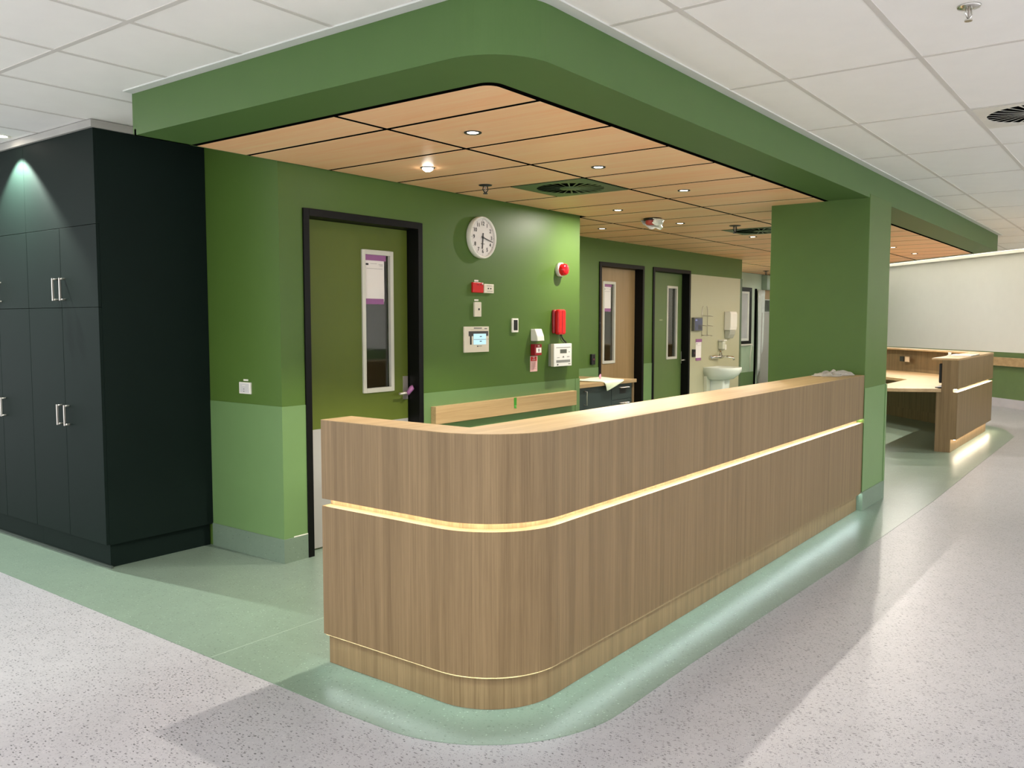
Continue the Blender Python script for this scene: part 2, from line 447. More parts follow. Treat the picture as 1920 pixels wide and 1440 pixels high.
for i in range(len(WX) - 1):
    for j in range(4):
        x0, x1, y0, y1 = WX[i] + gp, WX[i + 1] - gp, WY[j] + gp, WY[j + 1] - gp
        if i == 0: x0 -= gp - 0.005
        if j == 0: y0 -= gp - 0.005
        if x0 < XE and j >= 2: continue
        if x1 <= XE + 0.1 and j == 1: y1 = YW - 0.026
        if (i, j) in VENTS:
            vent_cells.append((WX[i], WX[i + 1], WY[j], WY[j] + 0.625)); y0 = WY[j] + 0.625 + gp
        poly = [(x0, y0), (x1, y0), (x1, y1), (x0, y1)]
        if i == 0 and j == 0: poly = arc(x0 + 0.06, y0 + 0.06, 0.06, 180, 270, 6) + poly[1:]
        poly = clip(poly, 1, -1, 10.93)
        if len(poly) < 3: continue
        MB().prism(poly, ZB - 0.0026, ZB - 0.0010).build('timber_tile', TILEW, so)

# white edge angle round the bulkhead and above the lockers
q = MB()
q.box(-0.055, -0.0005, R0, YW, ZC - 0.004, ZC + 0.01)
q.box(R0, 11.08, -0.055, -0.0005, ZC - 0.004, ZC + 0.01)
q.prism(arc(R0, R0, R0 + 0.055, 180, 270, 12) + arc(R0, R0, R0, 270, 180, 12), ZC - 0.004, ZC + 0.01)
struct(q.build('trim_1', EDGE))['label'] = 'white edge trim where the tiled ceiling meets the green bulkhead'

# ------------------------------------------------------------------ walls
DT = 0.075
def wall_run(name, mat_, runs, label=None, parent=None):
    q = MB()
    for r in runs: q.box(*r)
    o = q.build(name, mat_, parent)
    if parent is None: struct(o)
    if label: o['label'] = label
    return o
# clock wall (faces the counter) with the opening of door 1
D1 = (1.092, 2.177, 2.225)
cw = wall_run('wall_front', GREEN, [(XW, D1[0], YW, YW + 0.14, 0, ZB + 0.02), (D1[0], D1[1], YW, YW + 0.14, D1[2], ZB + 0.02), (D1[1], XE, YW, YW + 0.14, 0, ZB + 0.02)], 'green wall with the clock and fire panels')
wall_run('wall_vinyl', DADO, [(XW, D1[0], YW - 0.004, YW, ZS, ZD), (D1[1], XE - 0.069, YW - 0.004, YW, ZS, ZD), (XE - 0.066, XE + 0.004, YW - 0.006, YW, ZS, ZD)], 'lighter green vinyl on the lower wall', cw)
wall_run('skirting', VSKIRT, [(XW, D1[0], YW - 0.009, YW, 0, ZS), (D1[1], XE, YW - 0.009, YW, 0, ZS)], 'grey-green vinyl skirting', cw)
B(XW + 0.07, D1[0], YW - 0.0075, YW - 0.0005, ZS, ZS + 0.006).build('sealant_bead', WHITEP, cw)
rw = wall_run('wall_left', GREEN, [(XW, XW + 0.12, YW + 0.14, 7.5, 0, ZC)], 'green return wall between lockers and door')
wall_run('wall_vinyl', DADO, [(XW - 0.004, XW, YW - 0.004, YL - 0.002, ZS, ZD)], 'lighter green vinyl on the lower wall', rw)
wall_run('skirting', VSKIRT, [(XW - 0.009, XW, YW - 0.009, YL - 0.002, 0, ZS)], 'grey-green vinyl skirting', rw)
B(XW, XW + 0.1, YW + 0.001, YW + 0.1395, ZB + 0.0205, ZC).build('wall_head', GREEN, rw)
B(0.0, XW, YW - 0.0019, YW + 0.01, ZB + 0.006, ZC).build('bulkhead_back', FASCIA, so)
wall_run('wall_end', GREEN, [(XE - 0.12, XE, YW + 0.14, YB, 0, ZB + 0.02)], 'end of the green clock wall')
wall_run('wall_room', WHITEWALL, [(XW + 0.12, XE - 0.12, 4.4, 4.5, 0, ZC)], 'wall of the room behind the first door')
D2 = (6.285, 7.378, 2.218); D3 = (7.617, 8.728, 2.222)
bw = wall_run('wall_back', GREEN, [(XE - 0.12, D2[0], YB, YB + 0.14, 0, ZB + 0.02), (D2[0], D2[1], YB, YB + 0.14, D2[2], ZB + 0.02), (D2[1], D3[0], YB, YB + 0.14, 0, ZB + 0.02),
              (D3[0], D3[1], YB, YB + 0.14, D3[2], ZB + 0.02), (D3[1], XR, YB, YB + 0.14, 0, ZB + 0.02), (XR - 0.12, XR, YB + 0.14, YF, 0, ZB + 0.02)], 'green back wall with two doors and the basin')
wall_run('wall_vinyl', DADO, [(XE, D2[0], YB - 0.004, YB, ZS, 0.975), (D2[1], D3[0], YB - 0.004, YB, ZS, 0.975)], 'lighter green vinyl on the lower wall', bw)
wall_run('skirting', VSKIRT, [(D2[1], D3[0], YB - 0.009, YB, 0, ZS), (D3[1], XR, YB - 0.009, YB, 0, ZS)], 'grey-green vinyl skirting', bw)
B(8.745, 10.50, YB - 0.006, YB, 0.0, 2.18).build('splash_panel', CREAMPANEL, bw, label='cream splash panel behind the basin')
B(10.50, XR + 0.004, YB - 0.008, YB, 0.0, 2.18).build('corner_guard', mat('dark_green_guard', (84, 104, 76), 0.4), bw)
# corridor wall beyond
fw = wall_run('wall_corridor', PALEGREEN, [(XE - 0.12, 21, YF, YF + 0.12, 0, ZC)], 'pale green corridor wall beyond the basin')
wall_run('wall_vinyl', DADO, [(XR, 14.62, YF - 0.004, YF, 0, 0.50)], 'darker green vinyl at the foot of the corridor wall', fw)
wall_run('wall_band', mat('mid_green_paint', (170, 192, 162), 0.5), [(XR, 14.60, YF - 0.003, YF, 0.50, 1.01)], None, fw)
# far wall, at 45 degrees to the counters
def dwall(a0, a1, off0, off1, z0, z1):
    """slab along the 45 degree line x-y=DIA; a = y of the point on the wall face, off = distance in front of it"""
    nx, ny = -1 / math.sqrt(2), 1 / math.sqrt(2)
    p = lambda a, o: (DIA + a + nx * o, a + ny * o)
    return MB().prism([p(a0, off0), p(a1, off0), p(a1, off1), p(a0, off1)], z0, z1)
far = struct(dwall(-6, 6.2, -0.12, 0, 0, ZC + 0.3).build('wall_far', WHITEWALL)); far['label'] = 'white far wall above a green dado'
dwall(-6, 5.2, 0.0, 0.005, 0.155, 0.975).build('wall_vinyl', mat('far_dado_green', (98, 120, 74), 0.45), far, label='green vinyl dado on the far wall')
dwall(-6, 5.2, 0.0, 0.012, 0.0, 0.155).build('skirting', mat('grey_skirting_vinyl', (186, 184, 188), 0.45), far, label='grey skirting')
# ------------------------------------------------------------------ column
cl = struct(B(XC0, XC1, YC0, YC1, 0, ZB + 0.03).build('wall_column', GREEN, bevel=0.004)); cl['label'] = 'green square column at the end of the counter'
q = MB().box(XC0 - 0.003, XC1, YC0 - 0.004, YC0, ZS, ZD).box(XC1 - 0.04, XC1 + 0.006, YC0 - 0.010, YC0 - 0.004, ZS, ZD).box(XC1, XC1 + 0.006, YC0 - 0.004, YC0 + 0.08, ZS, ZD)
q.build('wall_vinyl', DADO, cl, label='lighter green vinyl on the lower column')
B(XC0 - 0.003, XC1 + 0.006, YC0 - 0.009, YC1, 0, ZS).build('skirting', VSKIRT, cl, label='grey-green vinyl skirting')

# ------------------------------------------------------------------ doors
def door(n, D, yw, leafmat, label, win, handle, plate=False):
    x0, x1, zt = D; fw_ = 0.046; yl = yw + 0.10
    q = MB()
    q.box(x0, x0 + fw_, yw - 0.014, yw + 0.14, 0, zt); q.box(x1 - fw_, x1, yw - 0.014, yw + 0.14, 0, zt); q.box(x0 + fw_, x1 - fw_, yw - 0.014, yw + 0.14, zt - fw_, zt)
    d = thing('door_%d' % n, label, 'door', (x0, yw, 0)); d['kind'] = 'structure'
    del d['category']
    q.build('door_frame', FRAMEB, d, bevel=0.002, label='black door frame')
    lx0, lx1, lz1 = x0 + fw_ + 0.003, x1 - fw_ - 0.003, zt - fw_ - 0.004
    wx0, wx1, wz0, wz1 = win
    q = MB()
    q.box(lx0, wx0 + 0.02, yl, yl + 0.04, 0.008, lz1); q.box(wx1 - 0.02, lx1, yl, yl + 0.04, 0.008, lz1)
    q.box(wx0 + 0.02, wx1 - 0.02, yl, yl + 0.04, 0.008, wz0 + 0.02); q.box(wx0 + 0.02, wx1 - 0.02, yl, yl + 0.04, wz1 - 0.02, lz1)
    q.build('door_leaf', leafmat, d)
    q = MB(); t = 0.032
    for (a, b_, c, e) in ((wx0, wx0 + t, wz0, wz1), (wx1 - t, wx1, wz0, wz1), (wx0 + t, wx1 - t, wz0, wz0 + t), (wx0 + t, wx1 - t, wz1 - t, wz1)):
        q.box(a, b_, yl - 0.012, yl + 0.012, c, e)
    vf = q.build('window_frame', ALU, d, bevel=0.002, label='pale metal frame of the viewing panel')
    B(wx0 + t - 0.004, wx1 - t + 0.004, yl + 0.014, yl + 0.020, wz0 + t - 0.004, wz1 - t + 0.004).build('pane', GLASS, vf)
    if plate: B(lx0 + 0.003, lx1 - 0.003, yl - 0.002, yl, 0.012, 0.805).build('kick_plate', GREYP, d, label='grey metal kick plate')
    if handle is None: return d, yl
    hx, hz = handle
    h = B(hx - 0.024, hx + 0.024, yl - 0.006, yl, hz - 0.05, hz + 0.12).build('handle_plate', STEEL, d)
    MB().tube([(hx, yl - 0.004, hz), (hx, yl - 0.05, hz), (hx - 0.012, yl - 0.056, hz), (hx - 0.115, yl - 0.056, hz)], 0.009, 8).build('lever', STEEL, h)
    return d, yl
d1, y1 = door(1, D1, YW, mat('olive_door_paint', (89, 102, 38), 0.45, spec=0.25, var=0.02), 'green door with a narrow viewing panel in a black frame', (1.677, 1.979, 1.017, 2.012), (2.098, 0.996), True)
MB().tube([(2.06, y1 - 0.06, 0.99), (2.10, y1 - 0.065, 1.03), (2.12, y1 - 0.05, 1.045)], [0.014, 0.02, 0.008], 8).build('tape_wrap', PURPLE, d1, label='scrap of purple tape on the handle')
d2, y2 = door(2, D2, YB, DOORW, 'pale timber door with a narrow viewing panel in a black frame', (6.533, 6.83, 1.003, 2.001), None)
d3, y3 = door(3, D3, YB, mat('far_green_door_paint', (92, 114, 62), 0.45, var=0.02), 'far green door with a narrow viewing panel beside the basin', (8.217, 8.53, 0.998, 2.001), (8.70, 0.975))
B(8.01, 8.10, y3 - 0.001, y3, 1.527, 1.545).build('scuff_mark', mat('pale_scuff', (150, 158, 120), 0.7), d3)

def notice(name, x0, x1, z0, z1, y, label, tilt=0.0, over=0.012, two=True):
    t = thing(name, label, 'notice', ((x0 + x1) / 2, y, z0))
    q = MB(); n = 6
    # a sheet with a slight bow
    vs = []; fs = []
    for i in range(n + 1):
        for s_ in (0, 1):
            xx = x0 + (x1 - x0) * i / n; bow = 0.004 * math.sin(PI * i / n)
            vs += [(xx, y - bow - 0.001 * s_, z0 + tilt * (i / n)), (xx, y - bow - 0.001 * s_, z1)]
    for i in range(n):
        a = i * 4
        fs += [(a, a + 4, a + 5, a + 1), (a + 2, a + 3, a + 7, a + 6), (a + 1, a + 5, a + 7, a + 3), (a, a + 2, a + 6, a + 4)]
    q.add(vs, fs); q.build('sheet', PAPER, t)
    w_ = x1 - x0; h = z1 - z0
    pr = MB()
    yy = y - 0.0062
    pr.box(x0 + 0.08 * w_, x0 + 0.21 * w_, yy, yy + 0.0005, z1 - 0.13 * h, z1 - 0.085 * h)
    pr.build('emblem', DARKPRINT, t)
    for (a, b_, c) in ((0.30, 0.62, 0.085), (0.70, 0.92, 0.10), (0.76, 0.92, 0.13), (0.12, 0.9, 0.205), (0.12, 0.9, 0.93)):
        B(x0 + a * w_, x0 + b_ * w_, yy, yy + 0.0005, z1 - (c + 0.006) * h, z1 - c * h).build('printed_line', GREYPRINT, t)
    B(x0 - 0.002, x1 + over, y - 0.0075, y - 0.001, z1 - 0.004, z1 + 0.04).build('tape', PURPLE, t, label='purple tape along the top')
    B(x0 + 0.002, x1 - over, y - 0.0075, y - 0.001, z0 - 0.018, z0 + 0.02).build('tape', PURPLE, t, label='purple tape along the bottom')
    return t
notice('taped_notice', 1.709, 1.905, 1.655, 1.945, y1 + 0.010, 'white printed notice taped in purple on the nearest green door')
notice('taped_notice', 6.565, 6.745, 1.655, 1.940, y2 + 0.010, 'white printed notice taped in purple on the timber door')
notice('taped_notice', 8.925, 9.105, 0.975, 1.225, YB - 0.007, 'white printed notice taped in purple on the wall beside the basin')

# ------------------------------------------------------------------ reception counter (nearest)
LY, KI, W1, W2 = 1.0158, 0.032, 0.177, 0.323
def cpath(d, x1=XC0 - 0.004, ly=LY, R=0.34):
    return [(d, ly), (d, R)] + arc(R, R, R - d, 180, 270, 24)[1:] + [(x1, d)]
def cring(d, a=W1, b=W2, x1=XC0 - 0.004): return cpath(d, x1) + [(x1, b), (a, b), (a, LY)]
def cband(d0, d1, x1=XC0 - 0.004): return cpath(d0, x1) + cpath(d1, x1)[::-1]
rc = thing('reception_counter', 'long oak laminate reception counter with rounded corner and lit groove beside the column', 'counter', (0, 0, 0))
KX = XC0 - 0.011
MB().prism(cring(KI, x1=KX), 0.003, 0.146).build('kickboard', LAM, rc)
MB().prism(cring(0), 0.144, 0.7145).build('lower_panel', LAM, rc)
MB().prism(cring(0.05), 0.7145, 0.7465).build('groove_channel', LAM, rc)
MB().prism(cring(0), 0.7465, ZT - 0.002).build('upper_panel', LAM, rc)
MB().prism(cring(0.0005), ZT - 0.002, ZT).build('ledge', LAMX, rc)
MB().prism(cband(0.018, 0.034), 0.7445, 0.7464).build('led_strip', GLOWW, rc, label='warm light strip in the groove')
MB().prism(cband(0.0125, 0.0145, KX), 0.134, 0.1439).build('led_shield', LAM, rc)  # added lip that keeps the strip's light off the kickboard
MB().prism(cband(0.005, 0.012, KX), 0.1436, 0.1450).build('led_strip', GLOWC, rc, label='cool light strip above the kickboard')

# ------------------------------------------------------------------ second counter, far right
XS = 8.49; YS = -0.02
sc_ = thing('reception_desk', 'angled oak reception desk beyond the column, open at its near end', 'counter', (XS, YS, 0))
K = 10.99 - YS                                    # outer line of the angled wing: x - y = K
r2 = math.sqrt(2)
def dpath(d0, d1, x0, ye):
    """band between insets d0 and d1 from the front face, along the front and then up the 45 degree wing"""
    o = [(x0, YS + d0), (K - d0 * r2 + YS + d0, YS + d0), (K - d0 * r2 + ye, ye)]
    i = [(K - d1 * r2 + ye, ye), (K - d1 * r2 + YS + d1, YS + d1), (x0, YS + d1)]
    return o + i
YE = 3.9
MB().prism(dpath(0.06, 0.2, XS + 0.0, YE), 0.003, 0.16).build('kickboard', LAM, sc_)
MB().prism(dpath(0.0, 0.225, XS, YE), 0.155, 0.705).build('lower_panel', LAM, sc_)
MB().prism(dpath(0.05, 0.225, XS, YE), 0.705, 0.74).build('groove_channel', LAM, sc_)
MB().prism(dpath(0.0, 0.172, XS, YE), 0.74, ZT - 0.02).build('upper_panel', LAM, sc_)
MB().prism(dpath(-0.001, 0.285, XS - 0.001, YE), ZT - 0.02, ZT).build('ledge', LAMX, sc_)
MB().prism(dpath(0.012, 0.04, XS + 0.004, YE), 0.7365, 0.7398).build('led_strip', GLOWW, sc_, label='warm light strip in the groove')
MB().prism(dpath(0.008, 0.03, XS + 0.004, YE), 0.152, 0.1549).build('led_strip', mat('desk_led', (255, 232, 205), 0.5, emit=E_KICK * 0.8), sc_, label='light strip above the kickboard')
MB().extr([(YS + 0.06, 0.003), (YS + 0.225, 0.003), (YS + 0.225, 0.70), (YS + 0.172, 0.7405), (YS + 0.172, ZT - 0.0205), (YS, ZT - 0.0205), (YS, 0.74), (YS + 0.05, 0.74), (YS + 0.05, 0.705), (YS, 0.705), (YS, 0.155), (YS + 0.06, 0.155)], 'x', XS - 0.004, XS - 0.0003).build('end_panel', LAM, sc_)
top = [(8.47, 0.153), (8.35, 0.36), (8.25, 0.55), (8.20, 0.70), (8.19, 0.86), (10.02, 0.86), (10.36, 1.2), (12.6, 3.44), (13.17, 2.87), (K - 0.173 * r2 + 0.72, 0.72), (K - 0.173 * r2 + YS + 0.173, YS + 0.173)]
MB().prism(top, 0.70, 0.74).build('worktop', LAMY, sc_, bevel=0.004)
# socket on the wing upstand
def wing(a, off, z, w_, h, dep, name, m, parent):
    kk = K - 0.226 * r2
    c = Vector((kk + a, a)); t = Vector((1, 1)) / r2; nrm = Vector((-1, 1)) / r2
    pts = [c + t * (-w_ / 2), c + t * (w_ / 2), c + t * (w_ / 2) + nrm * dep, c + t * (-w_ / 2) + nrm * dep]
    return MB().prism([tuple(p) for p in pts], z - h / 2, z + h / 2).build(name, m, parent)
so1 = thing('socket_plate', 'black and beige double socket plate on the far desk upstand', 'socket', (K - 0.226 * r2 + 1.3, 1.3, 0.90))
wing(1.40, 0, 0.93, 0.10, 0.08, 0.012, 'data_outlet', BLACKP, so1); wing(1.30, 0, 0.93, 0.10, 0.08, 0.012, 'power_outlet', mat('beige_plastic', (206, 186, 158), 0.5), so1)
# monitor seen edge on
mo = thing('monitor', 'black monitor seen edge on behind the end panel of the far desk', 'monitor', (8.81, 0.19, 0.74))
B(8.56, 9.06, 0.166, 0.196, 0.80, 1.03).build('screen_back', BLACKP, mo, bevel=0.008)
B(8.57, 9.05, 0.1965, 0.1985, 0.81, 1.02).build('screen', BLUESC, mo)
MB().tube([(8.81, 0.18, 0.82), (8.81, 0.20, 0.748)], 0.016, 8).build('stand', BLACKP, mo)
MB().prism(arc(8.62, 0.212, 0.034, 90, 270, 10) + arc(9.0, 0.212, 0.034, -90, 90, 10), 0.7402, 0.75).build('foot', BLACKP, mo)
# sheet lying on the far ledge
pb = thing('perspex_sheet', 'thin white sheet lying on top of the far desk ledge', 'sheet', (9.6, 0.15, ZT))
B(9.32, 9.9, -0.01, 0.26, ZT + 0.0005, ZT + 0.008).build('sheet', mat('glossy_white_sheet', (216, 214, 210), 0.2), pb, bevel=0.002)
B(9.32, 9.9, -0.014, -0.0105, ZT + 0.0005, ZT + 0.009).build('edge_strip', GREYPRINT, pb)
MB().lathe([(0.0001, 0), (0.02, 0), (0.016, 0.02), (0.02, 0.034), (0.0001, 0.036)], (9.36, 0.235, ZT + 0.008), 'z', 12).build('knob', WHITEP, pb)

# ------------------------------------------------------------------ lockers
LW = 0.4525
lockers = []
LT = 2.655
for u in range(3):
    ya = YL + u * 2 * LW; yb_ = ya + 2 * LW
    names = ['dark green double locker nearest the green wall, its side panel exposed', 'dark green double locker second from the green wall under the spotlight', 'dark green double locker third from the green wall, at the picture edge']
    t = thing('storage_locker', names[u], 'locker', (XL + 0.2, (ya + yb_) / 2, 0), 'lockers in the row on the left')
    B(XL + 0.02, XW - 0.002, ya + (0 if u == 0 else 0.001), yb_, 0.150, LT).build('carcass', LOCK, t)
    B(XL + 0.038, XW - 0.012, ya + (0.03 if u == 0 else 0.001), yb_, 0.0025, 0.150).build('plinth', LOCK, t)
    B(XL, XL + 0.0195, ya + 0.0, yb_ - 0.0015, 2.0965, LT).build('top_panel', LOCK, t)
    for k in range(2):
        a, b_ = ya + k * LW + 0.0015, ya + (k + 1) * LW - 0.0015
        hy = (b_ - 0.045) if k == 0 else (a + 0.045)
        for (z0, z1, hz0, hz1) in ((1.6015, 2.0935, 1.645, 1.785), (0.153, 1.5985, 0.86, 0.99)):
            d = B(XL, XL + 0.0195, a, b_, z0, z1).build('door', LOCK, t, bevel=0.0012)
            MB().tube([(XL, hy, hz0 + 0.006), (XL - 0.032, hy, hz0 + 0.006)], 0.0055, 8).tube([(XL, hy, hz1 - 0.006), (XL - 0.032, hy, hz1 - 0.006)], 0.0055, 8) \
                .box(XL - 0.036, XL - 0.026, hy - 0.005, hy + 0.005, hz0, hz1).build('handle', STEEL, d)
struct(MB().box(XL - 0.02, XL + 0.03, YL - 0.02, 6.0, LT, ZC - 0.002).box(XL + 0.03, XW, YL - 0.02, YL + 0.03, LT, ZC - 0.002).build('trim_2', mat('grey_trim', (170, 168, 162), 0.5)))['label'] = 'pale grey trim between lockers and ceiling'
# dark skirting strip in front of plinth
B(XL + 0.026, XL + 0.037, YL + 0.0, 6.0, 0.0022, 0.016).build('plinth_strip', mat('dark_skirting', (60, 70, 62), 0.6), fl)

# ------------------------------------------------------------------ wall devices on the clock wall
c = thing('wall_clock', 'round white wall clock with black numerals on the green wall', 'clock', (2.839, YW, 2.172))
CX, CZ, CRd = 2.839, 2.172, 0.163
MB().lathe([(0.0001, 0.0), (CRd - 0.004, 0.0), (CRd, 0.012), (CRd, 0.042), (CRd - 0.004, 0.048), (CRd - 0.012, 0.048), (CRd - 0.018, 0.038)], (CX, YW, CZ), '-y', 64).build('rim', WHITEP, c)
MB().cyl((CX, YW - 0.0, CZ), CRd - 0.016, 0.036, '-y', 64).build('dial', mat('clock_face', (228, 222, 216), 0.5, var=0.005), c)
for h in range(1, 13):
    a = PI / 2 - h * PI / 6
    text('numeral', str(h), 0.042, (CX + 0.108 * math.cos(a), YW - 0.0375, CZ + 0.108 * math.sin(a)), DARKPRINT, c, extrude=0.0005, bold=0.0006)
tk = MB()
for k in range(60):
    a = k * PI / 30; r0_, r1_ = (0.131, 0.140) if k % 5 == 0 else (0.136, 0.140); hw = 0.0018 if k % 5 == 0 else 0.0007
    u_, v_ = Vector((math.cos(a), math.sin(a))), Vector((-math.sin(a), math.cos(a)))
    pts = [u_ * r0_ - v_ * hw, u_ * r1_ - v_ * hw, u_ * r1_ + v_ * hw, u_ * r0_ + v_ * hw]
    tk.add([(CX + p.x, YW - 0.0366, CZ + p.y) for p in pts], [(0, 1, 2, 3)])
tk.build('minute_ticks', DARKPRINT, c)
def hand(name, deg, l0, l1, w0, w1, dep):
    a = math.radians(90 - deg); u_, v_ = Vector((math.cos(a), math.sin(a))), Vector((-math.sin(a), math.cos(a)))
    pts = [u_ * -l0 - v_ * w0, u_ * l1 - v_ * w1, u_ * l1 + v_ * w1, u_ * -l0 + v_ * w0]
    MB().extr([(CX + p.x, CZ + p.y) for p in pts], 'y', YW - dep - 0.002, YW - dep).build(name, BLACKP, c)
hand('hour_hand', 185, 0.035, 0.088, 0.0055, 0.005, 0.0385)
hand('minute_hand', 104, 0.02, 0.122, 0.0045, 0.003, 0.041)
MB().cyl((CX, YW - 0.036, CZ), 0.009, 0.009, '-y', 16).build('hub', BLACKP, c)
B(CX - 0.022, CX + 0.022, YW - 0.0368, YW - 0.036, CZ - 0.052, CZ - 0.046).build('printed_mark', GREYPRINT, c)

def plate(name, label, cat, x0, x1, z0, z1, dep, m, bev=0.004):
    t = thing(name, label, cat, ((x0 + x1) / 2, YW, z0))
    B(x0, x1, YW - dep, YW, z0, z1).build('faceplate', m, t, bevel=bev)
    return t
t = plate('call_switch', 'red square call switch plate below the wall clock', 'switch', 2.740, 2.866, 1.742, 1.822, 0.022, REDP)
B(2.776, 2.826, YW - 0.002, YW, 1.828, 1.842).build('label_strip', WHITEP, t)
MB().cyl((2.853, YW - 0.022, 1.812), 0.006, 0.003, '-y', 12).build('indicator', WHITEP, t)
B(2.785, 2.81, YW - 0.0235, YW - 0.022, 1.800, 1.808).build('button', REDD, t); B(2.825, 2.85, YW - 0.0235, YW - 0.022, 1.800, 1.808).build('button', REDD, t)
t = plate('switch_plate', 'white square plate with two dark buttons beside the red switch', 'switch', 2.880, 3.004, 1.741, 1.813, 0.018, CREAM)
for x in (2.93, 2.962): MB().cyl((x, YW - 0.018, 1.778), 0.006, 0.003, '-y', 12).build('button', DARKPRINT, t)
B(2.915, 2.975, YW - 0.0186, YW - 0.018, 1.797, 1.800).build('printed_line', GREYPRINT, t); B(2.915, 2.985, YW - 0.0186, YW - 0.018, 1.755, 1.758).build('printed_line', GREYPRINT, t)
t = plate('wall_sensor', 'tall slim white plate with one dark eye under the red switch', 'sensor', 2.762, 2.845, 1.553, 1.668, 0.018, CREAM)
B(2.776, 2.826, YW - 0.002, YW, 1.677, 1.690).build('label_strip', WHITEP, t)
MB().cyl((2.812, YW - 0.018, 1.612), 0.0085, 0.003, '-y', 14).build('eye', DARKPRINT, t)
# alarm / control panel
px0, px1, pz0, pz1 = 2.640, 2.946, 1.274, 1.476
t = plate('control_panel', 'square cream control panel with a lit blue screen on the green wall', 'control panel', px0, px1, pz0, pz1, 0.012, CREAM, 0.002)
pw, ph = px1 - px0, pz1 - pz0
def onp(name, u0, u1, v0, v1, m, dep=0.0125, th=0.0008): return B(px0 + u0 * pw, px0 + u1 * pw, YW - dep - th, YW - dep + 0.0002, pz1 - v1 * ph, pz1 - v0 * ph).build(name, m, t)
onp('dark_band', 0.17, 0.965, 0.18, 0.37, mat('dark_grey_plastic', (66, 62, 60), 0.5))
onp('screen', 0.36, 0.87, 0.28, 0.70, SCREEN, 0.0135)
onp('screen_divider', 0.37, 0.87, 0.495, 0.51, LCD, 0.0145)
onp('screen_tag', 0.61, 0.69, 0.375, 0.405, DARKPRINT, 0.0145); onp('screen_tag', 0.61, 0.69, 0.56, 0.59, DARKPRINT, 0.0145)
onp('slot', 0.225, 0.28, 0.36, 0.70, BLACKP, 0.0135)
onp('nameplate', 0.38, 0.70, 0.04, 0.085, GREYPRINT); onp('logo', 0.81, 0.92, 0.065, 0.105, GREYPRINT)
onp('keyhole', 0.51, 0.55, 0.745, 0.79, BLACKP); onp('printed_line', 0.57, 0.70, 0.755, 0.775, GREYPRINT)
onp('printed_line', 0.25, 0.78, 0.125, 0.13, GREYPRINT); onp('indicator', 0.95, 0.965, 0.48, 0.515, BLACKP)
# touch controller
t = plate('touch_controller', 'small white wall controller with a black screen', 'thermostat', 3.254, 3.338, 1.425, 1.542, 0.016, WHITEP)
B(3.270, 3.324, YW - 0.0168, YW - 0.0158, 1.442, 1.528).build('screen', BLACKP, t)
# hooded sounder
t = thing('alarm_sounder', 'white wedge-shaped hooded box above the red call point', 'alarm', (3.60, YW, 1.348))
q = MB().extr([(YW, 1.350), (YW - 0.075, 1.350), (YW - 0.07, 1.39), (YW - 0.045, 1.452), (YW, 1.452)], 'x', 3.532, 3.634); q.build('hood', WHITEP, t, bevel=0.004)
B(3.545, 3.62, YW - 0.03, YW, 1.345, 1.35).build('grille', GREYPRINT, t)
# call point
t = thing('fire_call_point', 'red break-glass fire call point between white hood and red label', 'alarm', (3.585, YW, 1.225))
B(3.530, 3.630, YW - 0.05, YW, 1.225, 1.322).build('body', REDD, t, bevel=0.005)
B(3.545, 3.62, YW - 0.0512, YW - 0.0498, 1.248, 1.292).build('glass_plate', PAPER, t)
text('lettering', 'FIRE', 0.016, (3.583, YW - 0.0505, 1.306), WHITEP, t)
MB().lathe([(0.007, 0), (0.007, 0.001), (0.012, 0.001), (0.012, 0)], (3.583, YW - 0.0512, 1.27), '-y', 20).build('printed_ring', DARKPRINT, t)
# label
t = thing('fire_notice', 'red and pink fire instruction label under the call point', 'notice', (3.577, YW, 1.085))
B(3.525, 3.629, YW - 0.003, YW, 1.085, 1.219).build('plate', PINKP, t)
B(3.531, 3.618, YW - 0.0036, YW - 0.003, 1.176, 1.213).build('red_header', REDP, t)
text('lettering', 'FIRE', 0.017, (3.575, YW - 0.0036, 1.204), WHITEP, t); text('lettering', 'ALARM', 0.015, (3.575, YW - 0.0036, 1.187), WHITEP, t)
for k in range(7): B(3.545 + 0.006 * (k % 3), 3.612 - 0.005 * (k % 2), YW - 0.0034, YW - 0.003, 1.160 - 0.009 * k, 1.1625 - 0.009 * k).build('printed_line', ROSE, t)
# strobe
t = thing('strobe_beacon', 'round red strobe beacon on a white base high on the green wall', 'alarm', (3.962, YW, 1.976))
MB().lathe([(0.0001, 0), (0.062, 0), (0.062, 0.03), (0.058, 0.034), (0.0001, 0.034)], (3.962, YW, 1.976), '-y', 40).build('base', WHITEP, t)
MB().lathe([(0.053, 0.034), (0.053, 0.062), (0.046, 0.078), (0.03, 0.086), (0.0001, 0.088)], (3.962, YW, 1.976), '-y', 40).build('lens', mat('red_lens', (226, 24, 34), 0.15, var=0.12, scale=40), t)
# handset
t = thing('fire_handset', 'red upright emergency handset above the white intercom panel', 'phone', (3.93, YW, 1.40))
B(3.845, 3.985, YW - 0.03, YW, 1.41, 1.62).build('cradle', REDD, t, bevel=0.012)
MB().extr([(3.862, 1.40), (3.97, 1.40), (3.975, 1.42), (3.975, 1.60), (3.97, 1.622), (3.862, 1.622), (3.857, 1.60), (3.857, 1.42)], 'y', YW - 0.072, YW - 0.028).build('receiver', REDP, t, bevel=0.014, bseg=3)
B(3.91, 3.918, YW - 0.0735, YW - 0.071, 1.415, 1.612).build('moulded_line', REDD, t)
for (dx, r_, sag) in ((0.0, 0.0075, 0.0), (-0.03, 0.0035, 0.012)):
    pts = [(3.935 + dx * 0.6 + (0.085 + dx * 0.5) * s_ + 0.0, YW - 0.045 + 0.012 * math.sin(PI * s_), 1.402 - 0.078 * s_ - sag * math.sin(PI * s_)) for s_ in [k / 10 for k in range(11)]]
    MB().tube(pts, r_, 8).build('cord', BLACKP, t)
